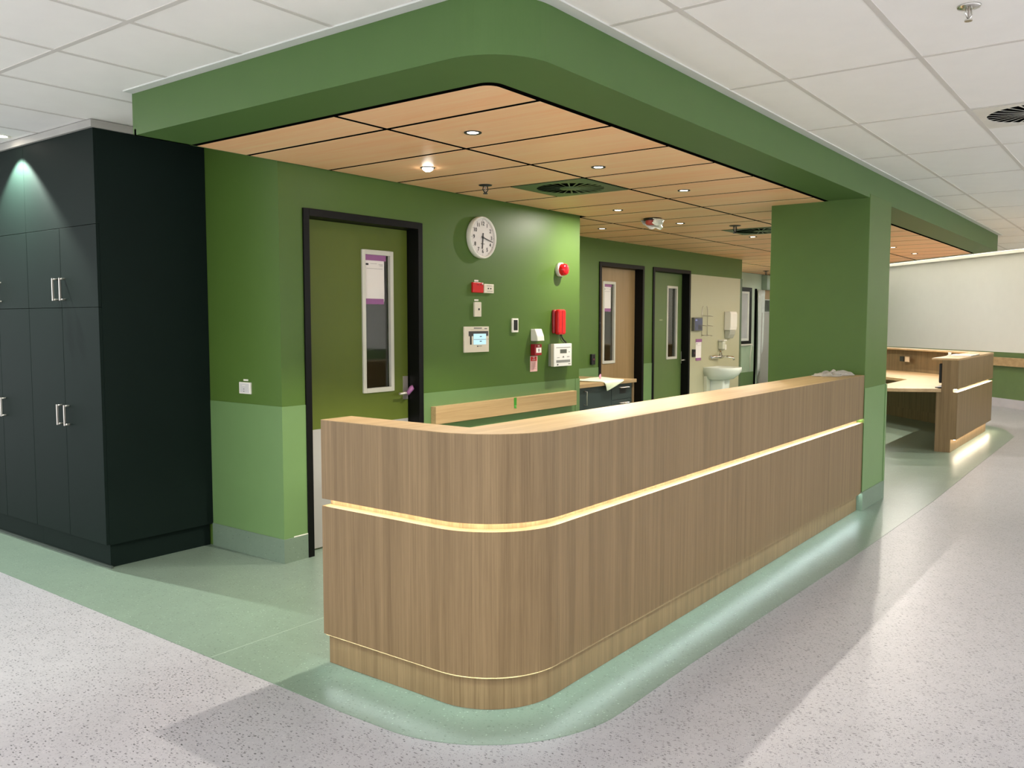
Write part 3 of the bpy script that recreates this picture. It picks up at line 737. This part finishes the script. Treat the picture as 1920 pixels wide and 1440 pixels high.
# intercom panel
t = thing('intercom_panel', 'white fire intercom panel with a small grey display under the red handset', 'control panel', (3.95, YW, 1.115))
fx0, fx1, fz0, fz1 = 3.790, 4.072, 1.119, 1.319; yf = YW - 0.069
B(fx0 + 0.012, fx1 + 0.03, YW - 0.03, YW, fz0 + 0.003, fz1 - 0.003).build('back_box', mat('grey_green_plastic', (150, 156, 140), 0.5), t)
B(fx0 + 0.006, fx1 + 0.006, yf + 0.008, YW - 0.03, fz0, fz1).build('housing', CREAM, t, bevel=0.002)
B(fx0, fx1, yf, yf + 0.008, fz0, fz1).build('front_cover', mat('bright_white_plastic', (240, 238, 232), 0.35, var=0.005), t, bevel=0.003)
fwid, fh_ = fx1 - fx0, fz1 - fz0
def onf(name, u0, u1, v0, v1, m, th=0.0012): return B(fx0 + u0 * fwid, fx0 + u1 * fwid, yf - th, yf + 0.0002, fz1 - v1 * fh_, fz1 - v0 * fh_).build(name, m, t)
onf('display', 0.33, 0.70, 0.25, 0.42, LCD); onf('display_frame', 0.31, 0.72, 0.235, 0.435, WHITEP, 0.0008)
onf('slot', 0.12, 0.92, 0.155, 0.175, GREYPRINT); onf('grey_strip', 0.12, 0.90, 0.72, 0.83, mat('mid_grey_plastic', (136, 136, 132), 0.5))
onf('printed_line', 0.16, 0.30, 0.60, 0.62, GREYPRINT); onf('printed_line', 0.72, 0.86, 0.57, 0.59, GREYPRINT); onf('arrow_mark', 0.47, 0.56, 0.585, 0.61, DARKPRINT); onf('arrow_mark', 0.505, 0.525, 0.54, 0.60, DARKPRINT)
onf('key_switch', 0.16, 0.23, 0.895, 0.945, BLACKP); onf('logo', 0.80, 0.92, 0.895, 0.92, GREYPRINT); onf('indicator', 0.82, 0.88, 0.36, 0.39, GREYPRINT)
# timber bumper rail
t = thing('bumper_rail', 'pale oak bumper rail along the green wall behind the counter', 'rail', (3.2, YW, 0.74))
B(2.262, 4.180, YW - 0.055, YW - 0.0045, 0.752, 0.884).build('board', RAILM, t, bevel=0.002)
B(3.222, 3.258, YW - 0.0565, YW - 0.0553, 0.82, 0.8855).build('tape', GTAPE, t, label='strip of green tape on the rail')
MB().add([(3.225, YW - 0.0568, 0.822), (3.252, YW - 0.0568, 0.822), (3.243, YW - 0.068, 0.795), (3.222, YW - 0.0568, 0.80)], [(0, 1, 2, 3)]).build('tape_end', GTAPE, t)
# light switch on return wall
t = thing('power_outlet', 'white square power outlet on the green wall beside the lockers', 'socket', (XW, 2.81, 1.05))
B(XW - 0.012, XW, 2.748, 2.868, 1.052, 1.127).build('faceplate', WHITEP, t, bevel=0.003)
B(XW - 0.0135, XW - 0.012, 2.762, 2.854, 1.060, 1.119).build('rocker_plate', mat('light_grey_plastic', (206, 204, 200), 0.4), t)
for z in (1.083, 1.068): B(XW - 0.0142, XW - 0.0135, 2.810, 2.818, z - 0.003, z + 0.003).build('socket_hole', GREYPRINT, t)
B(XW - 0.0142, XW - 0.0135, 2.80, 2.832, 1.103, 1.109).build('toggle', WHITEP, t)
B(XW - 0.002, XW, 2.784, 2.832, 1.135, 1.145).build('label_strip', WHITEP, t)

# ------------------------------------------------------------------ cabinet with worktop, left of the timber door
t = thing('base_cabinet', 'low dark teal cabinet with one door and drawers by the timber door', 'cabinet', (5.0, 3.05, 0))
B(XE + 0.004, 5.70, 2.69, 3.43, 0.10, 0.862).build('carcass', DRAWG, t)
B(XE + 0.004, 5.68, 2.74, 3.42, 0.003, 0.10).build('plinth', DRAWG, t)
B(5.702, 5.742, 2.665, 3.44, 0.003, 0.862).build('end_panel', LAM, t, label='pale oak end panel')
dd = B(XE + 0.01, 5.270, 2.67, 2.689, 0.11, 0.857).build('door', DRAWG, t, bevel=0.0015)
MB().tube([(4.745, 2.67, 0.825), (4.745, 2.638, 0.825), (4.745, 2.638, 0.688), (4.745, 2.67, 0.688)], 0.006, 8).build('handle', STEEL, dd)
for (z0, z1) in ((0.698, 0.857), (0.42, 0.694), (0.11, 0.416)):
    dr = B(5.278, 5.698, 2.67, 2.689, z0, z1).build('drawer', DRAWG, t, bevel=0.0015)
    MB().extr([(2.67, z1 - 0.03), (2.645, z1 - 0.034), (2.643, z1 - 0.038), (2.67, z1 - 0.036)], 'x', 5.425, 5.61).build('handle', STEEL, dr)
    B(5.44, 5.57, 2.6688, 2.67, z1 - 0.10, z1 - 0.045).build('label_holder', BLACKP, dr)
wt = B(XE + 0.002, 5.752, 2.64, YB - 0.0045, 0.863, 0.90).build('worktop', LAMX, None, bevel=0.002)
tag(wt, 'pale oak worktop over the dark teal cabinet', 'worktop')
# towel hanging over the worktop's front edge
def sheet(name, fn, nu, nv, m, th=0.003):
    vs = []; fs = []
    for i in range(nu + 1):
        for j in range(nv + 1): vs.append(fn(i / nu, j / nv))
    for i in range(nu):
        for j in range(nv):
            a = i * (nv + 1) + j; fs.append((a, a + 1, a + nv + 2, a + nv + 1))
    q = MB(); q.add(vs, fs, True)
    o = q.build(name, m)
    s_ = o.modifiers.new('solid', 'SOLIDIFY'); s_.thickness = th; s_.offset = 1
    return o
A_, B_, C_, D_ = Vector((4.98, 2.97)), Vector((5.66, 3.06)), Vector((5.50, 2.655)), Vector((5.06, 2.655))
def towel(u, v):
    # u along the front edge, v from the back of the towel to its hanging corner
    if v <= 0.6:
        k = v / 0.6
        p = A_.lerp(B_, u).lerp(D_.lerp(C_, u), k)
        return (p.x, min(p.y, 2.99) if k > 0.99 else p.y, 0.904 + 0.006 * abs(math.sin(7 * u + 4 * k)) * (1 - k))
    k = (v - 0.6) / 0.4
    p = D_.lerp(C_, u)
    return (p.x + (5.115 - p.x) * k * 0.97, 2.632 - 0.006 * math.sin(PI * k) - 0.003 * math.sin(9 * u) * (1 - k), 0.905 - 0.095 * k)
tag(sheet('hand_towel', towel, 16, 20, CLOTHG), 'pale green cloth hanging over the worktop corner by the timber door', 'cloth')
q = MB().tube([(5.36, 2.86, 0.921), (5.42, 2.90, 0.93), (5.455, 2.915, 0.95)], [0.010, 0.014, 0.007], 10)
tag(q.build('sponge_plug', PINK), 'small pink item lying on the pale green cloth', 'sponge')
# crumpled cloth on the counter
random.seed(3)
def rag(u, v):
    x = 4.30 + 0.34 * u + 0.02 * math.sin(5 * v + 1); y = 0.085 + 0.20 * v + 0.025 * math.sin(6 * u)
    e = math.sin(PI * u) ** 0.6 * math.sin(PI * v) ** 0.5 if 0 < u < 1 and 0 < v < 1 else 0
    h = abs(math.sin(9 * u + 5 * v)) * 0.6 + abs(math.sin(13 * v - 6 * u + 1)) * 0.5 + 0.35 * math.sin(21 * u + 3) * math.sin(17 * v)
    bumpz = 0.027 * e * max(0.15, h) + (0.014 * e if u > 0.4 else 0)
    return (x + 0.012 * math.sin(19 * v + 4 * u), y + 0.012 * math.sin(23 * u), ZT + 0.0015 + bumpz)
tag(sheet('crumpled_cloth', rag, 28, 22, CLOTHW, 0.002), 'crumpled grey white cloth on the counter against the column', 'cloth')

# ------------------------------------------------------------------ access readers, basin wall
def reader(x0, x1, z0, z1, label):
    t = thing('card_reader', label, 'card reader', ((x0 + x1) / 2, YB, z0))
    B(x0, x1, YB - 0.03, YB - 0.0065 if x0 > 8.7 else YB, z0, z1).build('body', BLACKP, t, bevel=0.006)
    B((x0 + x1) / 2 - 0.01, (x0 + x1) / 2 + 0.012, YB - 0.031, YB - 0.0298, (z0 + z1) / 2 - 0.01, (z0 + z1) / 2 + 0.01).build('light_window', mat('dim_pink_window', (120, 60, 80), 0.4), t)
reader(6.095, 6.175, 1.012, 1.136, 'black card reader on the green wall left of the timber door')
reader(8.80, 8.885, 1.013, 1.122, 'black card reader on the cream panel right of the far green door')
t = thing('room_panel', 'grey wall-mounted touch panel on the cream basin panel', 'control panel', (8.93, YB, 1.39))
B(8.775, 9.05, YB - 0.05, YB - 0.0065, 1.383, 1.572).build('housing', mat('grey_housing', (96, 96, 84), 0.5), t, bevel=0.003)
B(8.795, 9.045, YB - 0.0515, YB - 0.0498, 1.392, 1.560).build('screen', BLUESC, t)
B(8.81, 8.87, YB - 0.0522, YB - 0.0515, 1.525, 1.545).build('screen_mark', mat('pale_blue_mark', (150, 160, 220), 0.4), t)
B(8.90, 9.04, YB - 0.0522, YB - 0.0515, 1.40, 1.47).build('screen_tile', mat('dark_screen_tile', (56, 58, 70), 0.3), t)
# wire rack
t = thing('wire_rack', 'thin wire glove box rack on the wall above the basin taps', 'rack', (9.2, YB, 1.30))
yb0 = YB - 0.006
MB().tube([(9.10, yb0 - 0.012, 1.30), (9.10, yb0 - 0.012, 1.71), (9.13, yb0 - 0.012, 1.735)], 0.004, 6).build('upright', STEEL, t)
MB().tube([(9.285, yb0 - 0.012, 1.30), (9.285, yb0 - 0.012, 1.71), (9.255, yb0 - 0.012, 1.735)], 0.004, 6).build('upright', STEEL, t)
for z in (1.32, 1.46, 1.60):
    MB().tube([(9.10, yb0 - 0.012, z), (9.285, yb0 - 0.012, z)], 0.003, 6).build('cross_wire', STEEL, t)
    MB().tube([(9.285, yb0 - 0.012, z), (9.285, yb0 - 0.10, z - 0.01), (9.10, yb0 - 0.10, z - 0.01), (9.10, yb0 - 0.012, z)], 0.003, 6).build('basket_wire', STEEL, t)
# towel dispenser
t = thing('towel_dispenser', 'tall white paper towel dispenser beside the wall corner above the basin', 'dispenser', (10.03, YB, 1.24))
MB().extr([(YB - 0.0065, 1.382), (YB - 0.105, 1.382), (YB - 0.115, 1.44), (YB - 0.115, 1.63), (YB - 0.10, 1.668), (YB - 0.0065, 1.668)], 'x', 9.905, 10.155).build('cover', WHITEP, t, bevel=0.012)
MB().extr([(YB - 0.0065, 1.26), (YB - 0.06, 1.26), (YB - 0.09, 1.32), (YB - 0.10, 1.38), (YB - 0.0065, 1.38)], 'x', 9.925, 10.135).build('tray', mat('clear_grey_plastic', (178, 180, 166), 0.2), t, bevel=0.01)
# soap dispenser
t = thing('soap_dispenser', 'small clear soap dispenser on the wall above the basin tap', 'dispenser', (9.78, YB, 1.09))
B(9.70, 9.80, YB - 0.085, YB - 0.0065, 1.10, 1.22).build('bottle', mat('cloudy_plastic', (206, 208, 186), 0.25), t, bevel=0.015)
B(9.69, 9.81, YB - 0.10, YB - 0.0065, 1.222, 1.245).build('lever', WHITEP, t, bevel=0.004)
B(9.83, 9.89, YB - 0.06, YB - 0.0065, 1.09, 1.17).build('bracket', WHITEP, t, bevel=0.004)
# tap
t = thing('basin_tap', 'chrome wall-mounted lever tap above the white basin', 'tap', (9.6, YB, 1.0))
MB().cyl((9.40, YB - 0.0065, 0.99), 0.028, 0.03, '-y', 16).build('flange', CHROME, t)
MB().tube([(9.40, YB - 0.03, 0.99), (9.62, YB - 0.06, 0.99), (9.72, YB - 0.07, 0.99)], 0.024, 10).build('body', CHROME, t)
MB().cyl((9.66, YB - 0.0065, 0.99), 0.026, 0.06, '-y', 16).build('flange', CHROME, t)
MB().tube([(9.66, YB - 0.06, 0.99), (9.68, YB - 0.16, 0.995), (9.69, YB - 0.25, 0.985), (9.69, YB - 0.265, 0.945)], 0.018, 10).build('spout', CHROME, t)
MB().tube([(9.66, YB - 0.065, 1.0), (9.66, YB - 0.065, 1.045), (9.60, YB - 0.09, 1.075)], [0.026, 0.022, 0.014], 10).build('lever', CHROME, t)
# basin
t = thing('wash_basin', 'white ceramic wash basin with rounded front on the cream panel', 'basin', (9.5, 3.2, 0.5))
BXC, BHW, BD = 9.46, 0.27, 0.46
def outline(sc, z, yoff=0.0):
    pts = [(BXC - BHW * sc, YB - 0.007), (BXC + BHW * sc, YB - 0.007)]
    yy = YB - 0.007
    n_ = 18
    dep = BD * sc
    side = 0.16 * sc
    pts += [(BXC + BHW * sc, yy - side)]
    for i in range(1, n_):
        a = PI * i / n_
        pts.append((BXC + BHW * sc * math.cos(a), yy - side - (dep - side) * math.sin(a)))
    pts += [(BXC - BHW * sc, yy - side)]
    return [(x, y, z) for x, y in pts]
rings = [outline(0.50, 0.66), outline(0.74, 0.68), outline(0.9, 0.74), outline(0.99, 0.80), outline(1.0, 0.845), outline(0.985, 0.852), outline(0.90, 0.850)]
vs = []; fs = []; n_ = len(rings[0])
for r_ in rings: vs += r_
for i in range(len(rings) - 1):
    for k in range(n_): fs.append((i * n_ + k, i * n_ + (k + 1) % n_, (i + 1) * n_ + (k + 1) % n_, (i + 1) * n_ + k))
fs.append(list(range(n_))[::-1])
# bowl
bowl = [[(BXC + (x - BXC) * s_, (YB - 0.2) + (y - (YB - 0.2)) * s_, z_) for x, y, _ in outline(0.9, 0)] for s_, z_ in ((0.92, 0.835), (0.75, 0.77), (0.4, 0.735))]
k0 = len(vs) - n_; vs2 = list(vs)
for b_ in bowl:
    st = len(vs2); vs2 += b_
    for k in range(n_): fs.append((k0 + k, k0 + (k + 1) % n_, st + (k + 1) % n_, st + k))
    k0 = st
fs.append([k0 + k for k in range(n_)])
MB().add(vs2, fs, True).build('bowl', CERAM, t)
MB().extr([(YB - 0.007, 0.003), (YB - 0.2, 0.003), (YB - 0.22, 0.3), (YB - 0.26, 0.67), (YB - 0.007, 0.67)], 'x', 9.36, 9.60).build('shroud', CERAM, t, bevel=0.03, bseg=3)
B(9.22, 9.34, YB - 0.05, YB - 0.0065, 0.003, 0.72).build('pipe_cover', mat('pale_panel', (206, 208, 186), 0.4), t)

# ------------------------------------------------------------------ far corridor: window, sheeting, door
wn = thing('window_1', 'black framed corridor window with pale blind', 'window', (13.9, YF, 1.07)); wn['kind'] = 'structure'; del wn['category']
q = MB()
for (a, b_, c0, c1) in ((13.0, 13.08, 1.07, 2.19), (14.24, 14.34, 1.07, 2.19), (13.08, 14.24, 2.11, 2.19), (13.08, 14.24, 1.07, 1.13)): q.box(a, b_, YF - 0.03, YF + 0.0, c0, c1)
q.build('window_frame', FRAMEB, wn)
q = MB()
for (a, b_, c0, c1) in ((13.08, 13.12, 1.13, 2.11), (14.16, 14.24, 1.13, 2.11), (13.12, 14.16, 2.07, 2.11), (13.12, 14.16, 1.13, 1.18)): q.box(a, b_, YF - 0.02, YF - 0.001, c0, c1)
q.build('inner_frame', mat('pale_inner_frame', (222, 224, 216), 0.4), wn)
B(13.12, 14.16, YF - 0.010, YF - 0.002, 1.18, 2.07).build('pane', mat('frosted_pane', (190, 192, 194), 0.15, var=0.1, scale=3), wn)
B(12.95, 14.40, YF - 0.04, YF - 0.001, 1.04, 1.066).build('window_sill', WHITEP, wn)
tag(MB().tube([(14.32, YF - 0.045, 1.03), (14.31, YF - 0.03, 0.8), (14.34, YF - 0.02, 0.50)], 0.006, 6).build('window_cord', WHITEP), 'thin white cord hanging below the corridor window', 'cord')
def drape(u, v):
    return (14.60 + 0.34 * u, YF - 0.05 - 0.02 * math.sin(14 * u + 2 * v), 2.16 - (2.0 - 0.9 * u) * v)
tag(sheet('plastic_sheet', drape, 16, 10, PLASTIC, 0.002), 'clear plastic dust sheet taped beside the grey corridor door', 'dust sheet')
d4 = thing('door_4', 'grey corridor door under a timber panel seen past the column', 'door', (15.0, YF, 0)); d4['kind'] = 'structure'; del d4['category']
B(14.80, 15.9, YF - 0.05, YF - 0.005, 0.003, 1.70).build('door_leaf', GREYDOOR, d4)
B(14.95, 15.9, YF - 0.05, YF - 0.005, 1.702, 1.975).build('window_frame', mat('pale_frame', (196, 198, 192), 0.4), d4)
B(14.99, 15.8, YF - 0.053, YF - 0.0505, 1.72, 1.955).build('pane', mat('dark_pane', (58, 64, 60), 0.1), d4)
B(14.93, 15.9, YF - 0.04, YF - 0.005, 1.977, 2.165).build('timber_panel', DOORW, d4)
B(14.91, 15.9, YF - 0.12, YF - 0.005, 2.167, 2.46).build('door_closer_box', mat('sage_box', (150, 172, 152), 0.4), d4)
B(14.56, 14.60, YF - 0.03, YF - 0.004, 0.0, 2.18).build('jamb', BLACKM, d4)

# far wall rail and linear light
hr = dwall(-5, 4.5, 0.03, 0.075, 0.735, 0.885).build('wall_rail', LAMX); tag(hr, 'long timber bumper rail on the far white wall', 'rail')
ls = thing('linear_light', 'long white linear light glowing along the top of the far wall', 'light', (DIA + 0.5, 0.5, 2.62))
dwall(-5, 4.5, 0.004, 0.09, 2.70, 2.755).build('housing', WHITEP, ls)
dwall(-5, 4.5, 0.010, 0.086, 2.7551, 2.785).build('diffuser', GLOWS, ls)
struct(dwall(-6, 6, 0.0, 0.70, 2.98, 3.0).build('trim_3', WHITEWALL))['label'] = 'white top of the lit slot along the far wall'
struct(dwall(-6, 6, 0.602, 0.62, ZC - 0.004, 2.98).build('trim_4', WHITEWALL))['label'] = 'white edge of the tiled ceiling before the far wall'

# ------------------------------------------------------------------ air diffusers
def vent(cx_, cy_, z, half, rad, m, label, name='air_diffuser', hub=0.075, nb=24):
    t = thing(name, label, 'vent', (cx_, cy_, z))
    n_ = 48; ring = arc(cx_, cy_, rad, 0, 360, n_)[:-1]
    sq = []
    for k in range(n_):
        a = 2 * PI * k / n_; c_, s_ = math.cos(a), math.sin(a); k_ = half / max(abs(c_), abs(s_)); sq.append((cx_ + c_ * k_, cy_ + s_ * k_))
    vs = [(x, y, z) for x, y in ring] + [(x, y, z) for x, y in sq] + [(x, y, z + 0.006) for x, y in ring] + [(x, y, z + 0.006) for x, y in sq]
    fs = []
    for k in range(n_):
        k2 = (k + 1) % n_
        fs += [(k, k2, n_ + k2, n_ + k), (2 * n_ + k, 3 * n_ + k, 3 * n_ + k2, 2 * n_ + k2), (k, 2 * n_ + k, 2 * n_ + k2, k2), (n_ + k, n_ + k2, 3 * n_ + k2, 3 * n_ + k)]
    MB().add(vs, fs).build('face_plate', m, t)
    MB().cyl((cx_, cy_, z + 0.0065), rad + 0.01, 0.0005, 'z', 32).build('plenum', BLACKM, t)
    MB().lathe([(0.0001, -0.004), (hub, -0.003), (hub + 0.002, 0.006), (0.0001, 0.006)], (cx_, cy_, z), 'z', 28).build('hub', m, t)
    h0, h1, zt = 0.003, 0.0075, 0.0010
    bl = MB().add([(hub, -h0, zt), (rad, -h1, zt), (rad, h1, -zt), (hub, h0, -zt), (hub, -h0, zt + 0.001), (rad, -h1, zt + 0.001), (rad, h1, -zt + 0.001), (hub, h0, -zt + 0.001)],
                  [(3, 2, 1, 0), (4, 5, 6, 7), (0, 1, 5, 4), (1, 2, 6, 5), (2, 3, 7, 6), (3, 0, 4, 7)]).mesh('blade', m, (0, 0, 0))
    for k in range(nb):
        o = bpy.data.objects.new('blade', bl); COL.objects.link(o); o.parent = t; o.rotation_euler = (0, 0, 2 * PI * k / nb)
VGRN = mat('dark_green_vent', (84, 104, 66), 0.45)
vc = vent_cells
vent((vc[0][0] + vc[0][1]) / 2, (vc[0][2] + vc[0][3]) / 2, ZB - 0.007, 0.303, 0.245, VGRN, 'square dark green swirl air vent in the timber ceiling, nearer of two')
vent((vc[1][0] + vc[1][1]) / 2, (vc[1][2] + vc[1][3]) / 2, ZB - 0.007, 0.303, 0.27, VGRN, 'dark swirl air vent in the timber ceiling, partly hidden by the column')
vent(VENTW[0] + 0.31, VENTW[1] - 0.30, ZC + 0.001, 0.292, 0.255, mat('vent_white', (226, 222, 212), 0.5), 'white swirl air vent in the tiled ceiling at the right picture edge', nb=26, hub=0.05)

# ------------------------------------------------------------------ sprinklers, detector
def sprinkler(x, y, z, m, label, k=1.0):
    t = thing('sprinkler_head', label, 'sprinkler', (x, y, z))
    MB().lathe([(0.0001, 0.0), (0.042 * k, 0.0), (0.040 * k, -0.006), (0.018 * k, -0.010), (0.0001, -0.010)], (x, y, z), 'z', 24).build('escutcheon', m, t)
    for s_ in (-1, 1):
        MB().tube([(x + s_ * 0.012 * k, y - s_ * 0.006, z - 0.008), (x + s_ * 0.016 * k, y - s_ * 0.008, z - 0.03 * k), (x + s_ * 0.004 * k, y, z - 0.05 * k)], 0.0035 * k, 6).build('frame_arm', m, t)
    MB().tube([(x, y, z - 0.01), (x, y, z - 0.045 * k)], 0.004 * k, 8).build('bulb', mat('glass_bulb', (170, 160, 150), 0.1), t)
    MB().cyl((x, y, z - 0.056 * k), 0.014 * k, 0.005 * k, 'z', 16).build('deflector', m, t)
sprinkler(2.367, 2.005, ZB - 0.002, BLACKP, 'black sprinkler head left of the green swirl vent', 1.15)
sprinkler(5.90, 1.62, ZB - 0.002, BLACKP, 'black sprinkler head beside the vent that the column half hides', 1.4)
sprinkler(13.7, 4.25, ZB - 0.002, BLACKP, 'tiny black sprinkler head at the far end of the timber ceiling', 1.4)
sprinkler(1.237, -1.243, ZC + 0.002, CHROME, 'chrome sprinkler head in the white tiled ceiling')
dx_, dy_ = 4.86, 2.0
t = thing('smoke_detector', 'ceiling detector wrapped in a torn white plastic bag', 'detector', (dx_, dy_, ZB))
MB().lathe([(0.0001, 0.0), (0.085, 0.0), (0.083, -0.02), (0.0001, -0.02)], (dx_, dy_, ZB - 0.002), 'z', 28).build('base', BLACKP, t)
MB().lathe([(0.05, -0.02), (0.05, -0.05), (0.035, -0.062), (0.0001, -0.064)], (dx_ - 0.01, dy_ + 0.01, ZB - 0.002), 'z', 24).build('sensor_cap', mat('dust_red_cap', (176, 70, 60), 0.4), t)
def bag(u, v):
    a = -2.6 + 4.6 * u; r_ = 0.10 - 0.015 * math.sin(11 * u) * v
    return (dx_ + r_ * math.cos(a) * (1 - 0.25 * v ** 2) + 0.01 * math.sin(23 * u + 5 * v), dy_ + r_ * math.sin(a) * (1 - 0.25 * v ** 2) + 0.008 * math.sin(17 * v + 9 * u), ZB - 0.012 - 0.085 * v * (0.55 + 0.45 * math.sin(PI * u) + 0.12 * math.sin(19 * u)))
ob = sheet('bag', bag, 30, 8, mat('white_plastic_bag', (232, 234, 220), 0.3, var=0.08, scale=50), 0.0015)
wl = ob.location.copy(); ob.parent = t; ob.location = wl - t.location

# ------------------------------------------------------------------ downlights
def downlight(x, y, z, label, group, power, glow=GLOWL, ringmat=BLACKP, r=0.034, deg=104, blend=0.35, col=(1.0, 0.93, 0.82)):
    t = thing('recessed_downlight', label, 'light', (x, y, z), group)
    MB().lathe([(r, 0.004), (r * 1.35, 0.004), (r * 1.35, 0.0), (r * 1.3, -0.003), (r * 0.95, -0.002), (r * 0.85, 0.003), (r, 0.004)], (x, y, z), 'z', 28).build('trim_ring', ringmat, t)
    MB().cyl((x, y, z), r * 0.84, 0.002, 'z', 24).build('lamp', glow, t)
    if power:
        if deg >= 160:
            la = bpy.data.lights.new('lamp_light', 'AREA'); la.shape = 'DISK'; la.size = r * 1.1; la.spread = math.radians(deg); la.energy = power
        else:
            la = bpy.data.lights.new('lamp_light', 'SPOT'); la.shadow_soft_size = 0.012; la.energy = power * 2.6
            la.spot_size = math.radians(deg); la.spot_blend = blend
        la.color = col
        lo = bpy.data.objects.new('lamp_light', la); COL.objects.link(lo); lo.parent = t; lo.location = (0, 0, -0.0045 if deg >= 160 else -0.026)
    return t
G1 = 'downlights in the timber ceiling'
zz_ = ZB - 0.0045
for (x, y, deg, kp, lab) in ((1.0, 0.985, 104, 2.05, 'black-rimmed downlight nearest the rounded corner of the timber ceiling'),
                    (2.235, 0.99, 104, 1.7, 'black-rimmed downlight in the front row, just before the green vent'),
                    (3.44, 0.99, 88, 0.8, 'black-rimmed downlight in the front row, just past the green vent'),
                    (4.13, 1.95, 178, 0.88, 'downlight in the timber ceiling above the end of the clock wall'),
                    (5.38, 1.97, 178, 0.65, 'downlight in the timber ceiling right of the bagged detector'),
                    (5.34, 2.84, 178, 0.2, 'small downlight in the timber ceiling before the timber door'),
                    (7.12, 1.915, 178, 0.45, 'downlight in the timber ceiling under the vent the column half hides'),
                    (8.30, 1.0, 120, 1.2, 'downlight in the timber ceiling behind the column, over the near end of the far desk'),
                    (9.55, 0.985, 178, 1.2, 'downlight in the timber ceiling right beside the column head'),
                    (10.83, 1.0, 178, 1.2, 'downlight nearest the far right end of the timber ceiling'),
                    (11.6, 4.0, 178, 1.6, 'added unseen downlight in the timber ceiling round the corner past the basin wall')):  # last one added out of sight to light the corridor wall
    downlight(x, y, zz_, lab, G1, P_DOWN * kp, deg=deg)
t = downlight(1.61, 1.86, zz_, 'glaring bright downlight in the timber ceiling above the nearest green door', G1, 0, GLARE)
MB().lathe([(0.0001, -0.024), (0.014, -0.022), (0.026, -0.016), (0.034, -0.007), (0.037, 0.003)], (1.61, 1.86, zz_), 'z', 20).build('glare_dome', GLARE, t)  # dome shape stands in for the lamp's round glare
downlight(0.045, 4.138, ZC + 0.001, 'white-rimmed downlight washing the dark locker front', None, P_LOCKER, GLOWL, WHITEP, 0.05, 100, 0.35, (0.92, 1.0, 0.92))
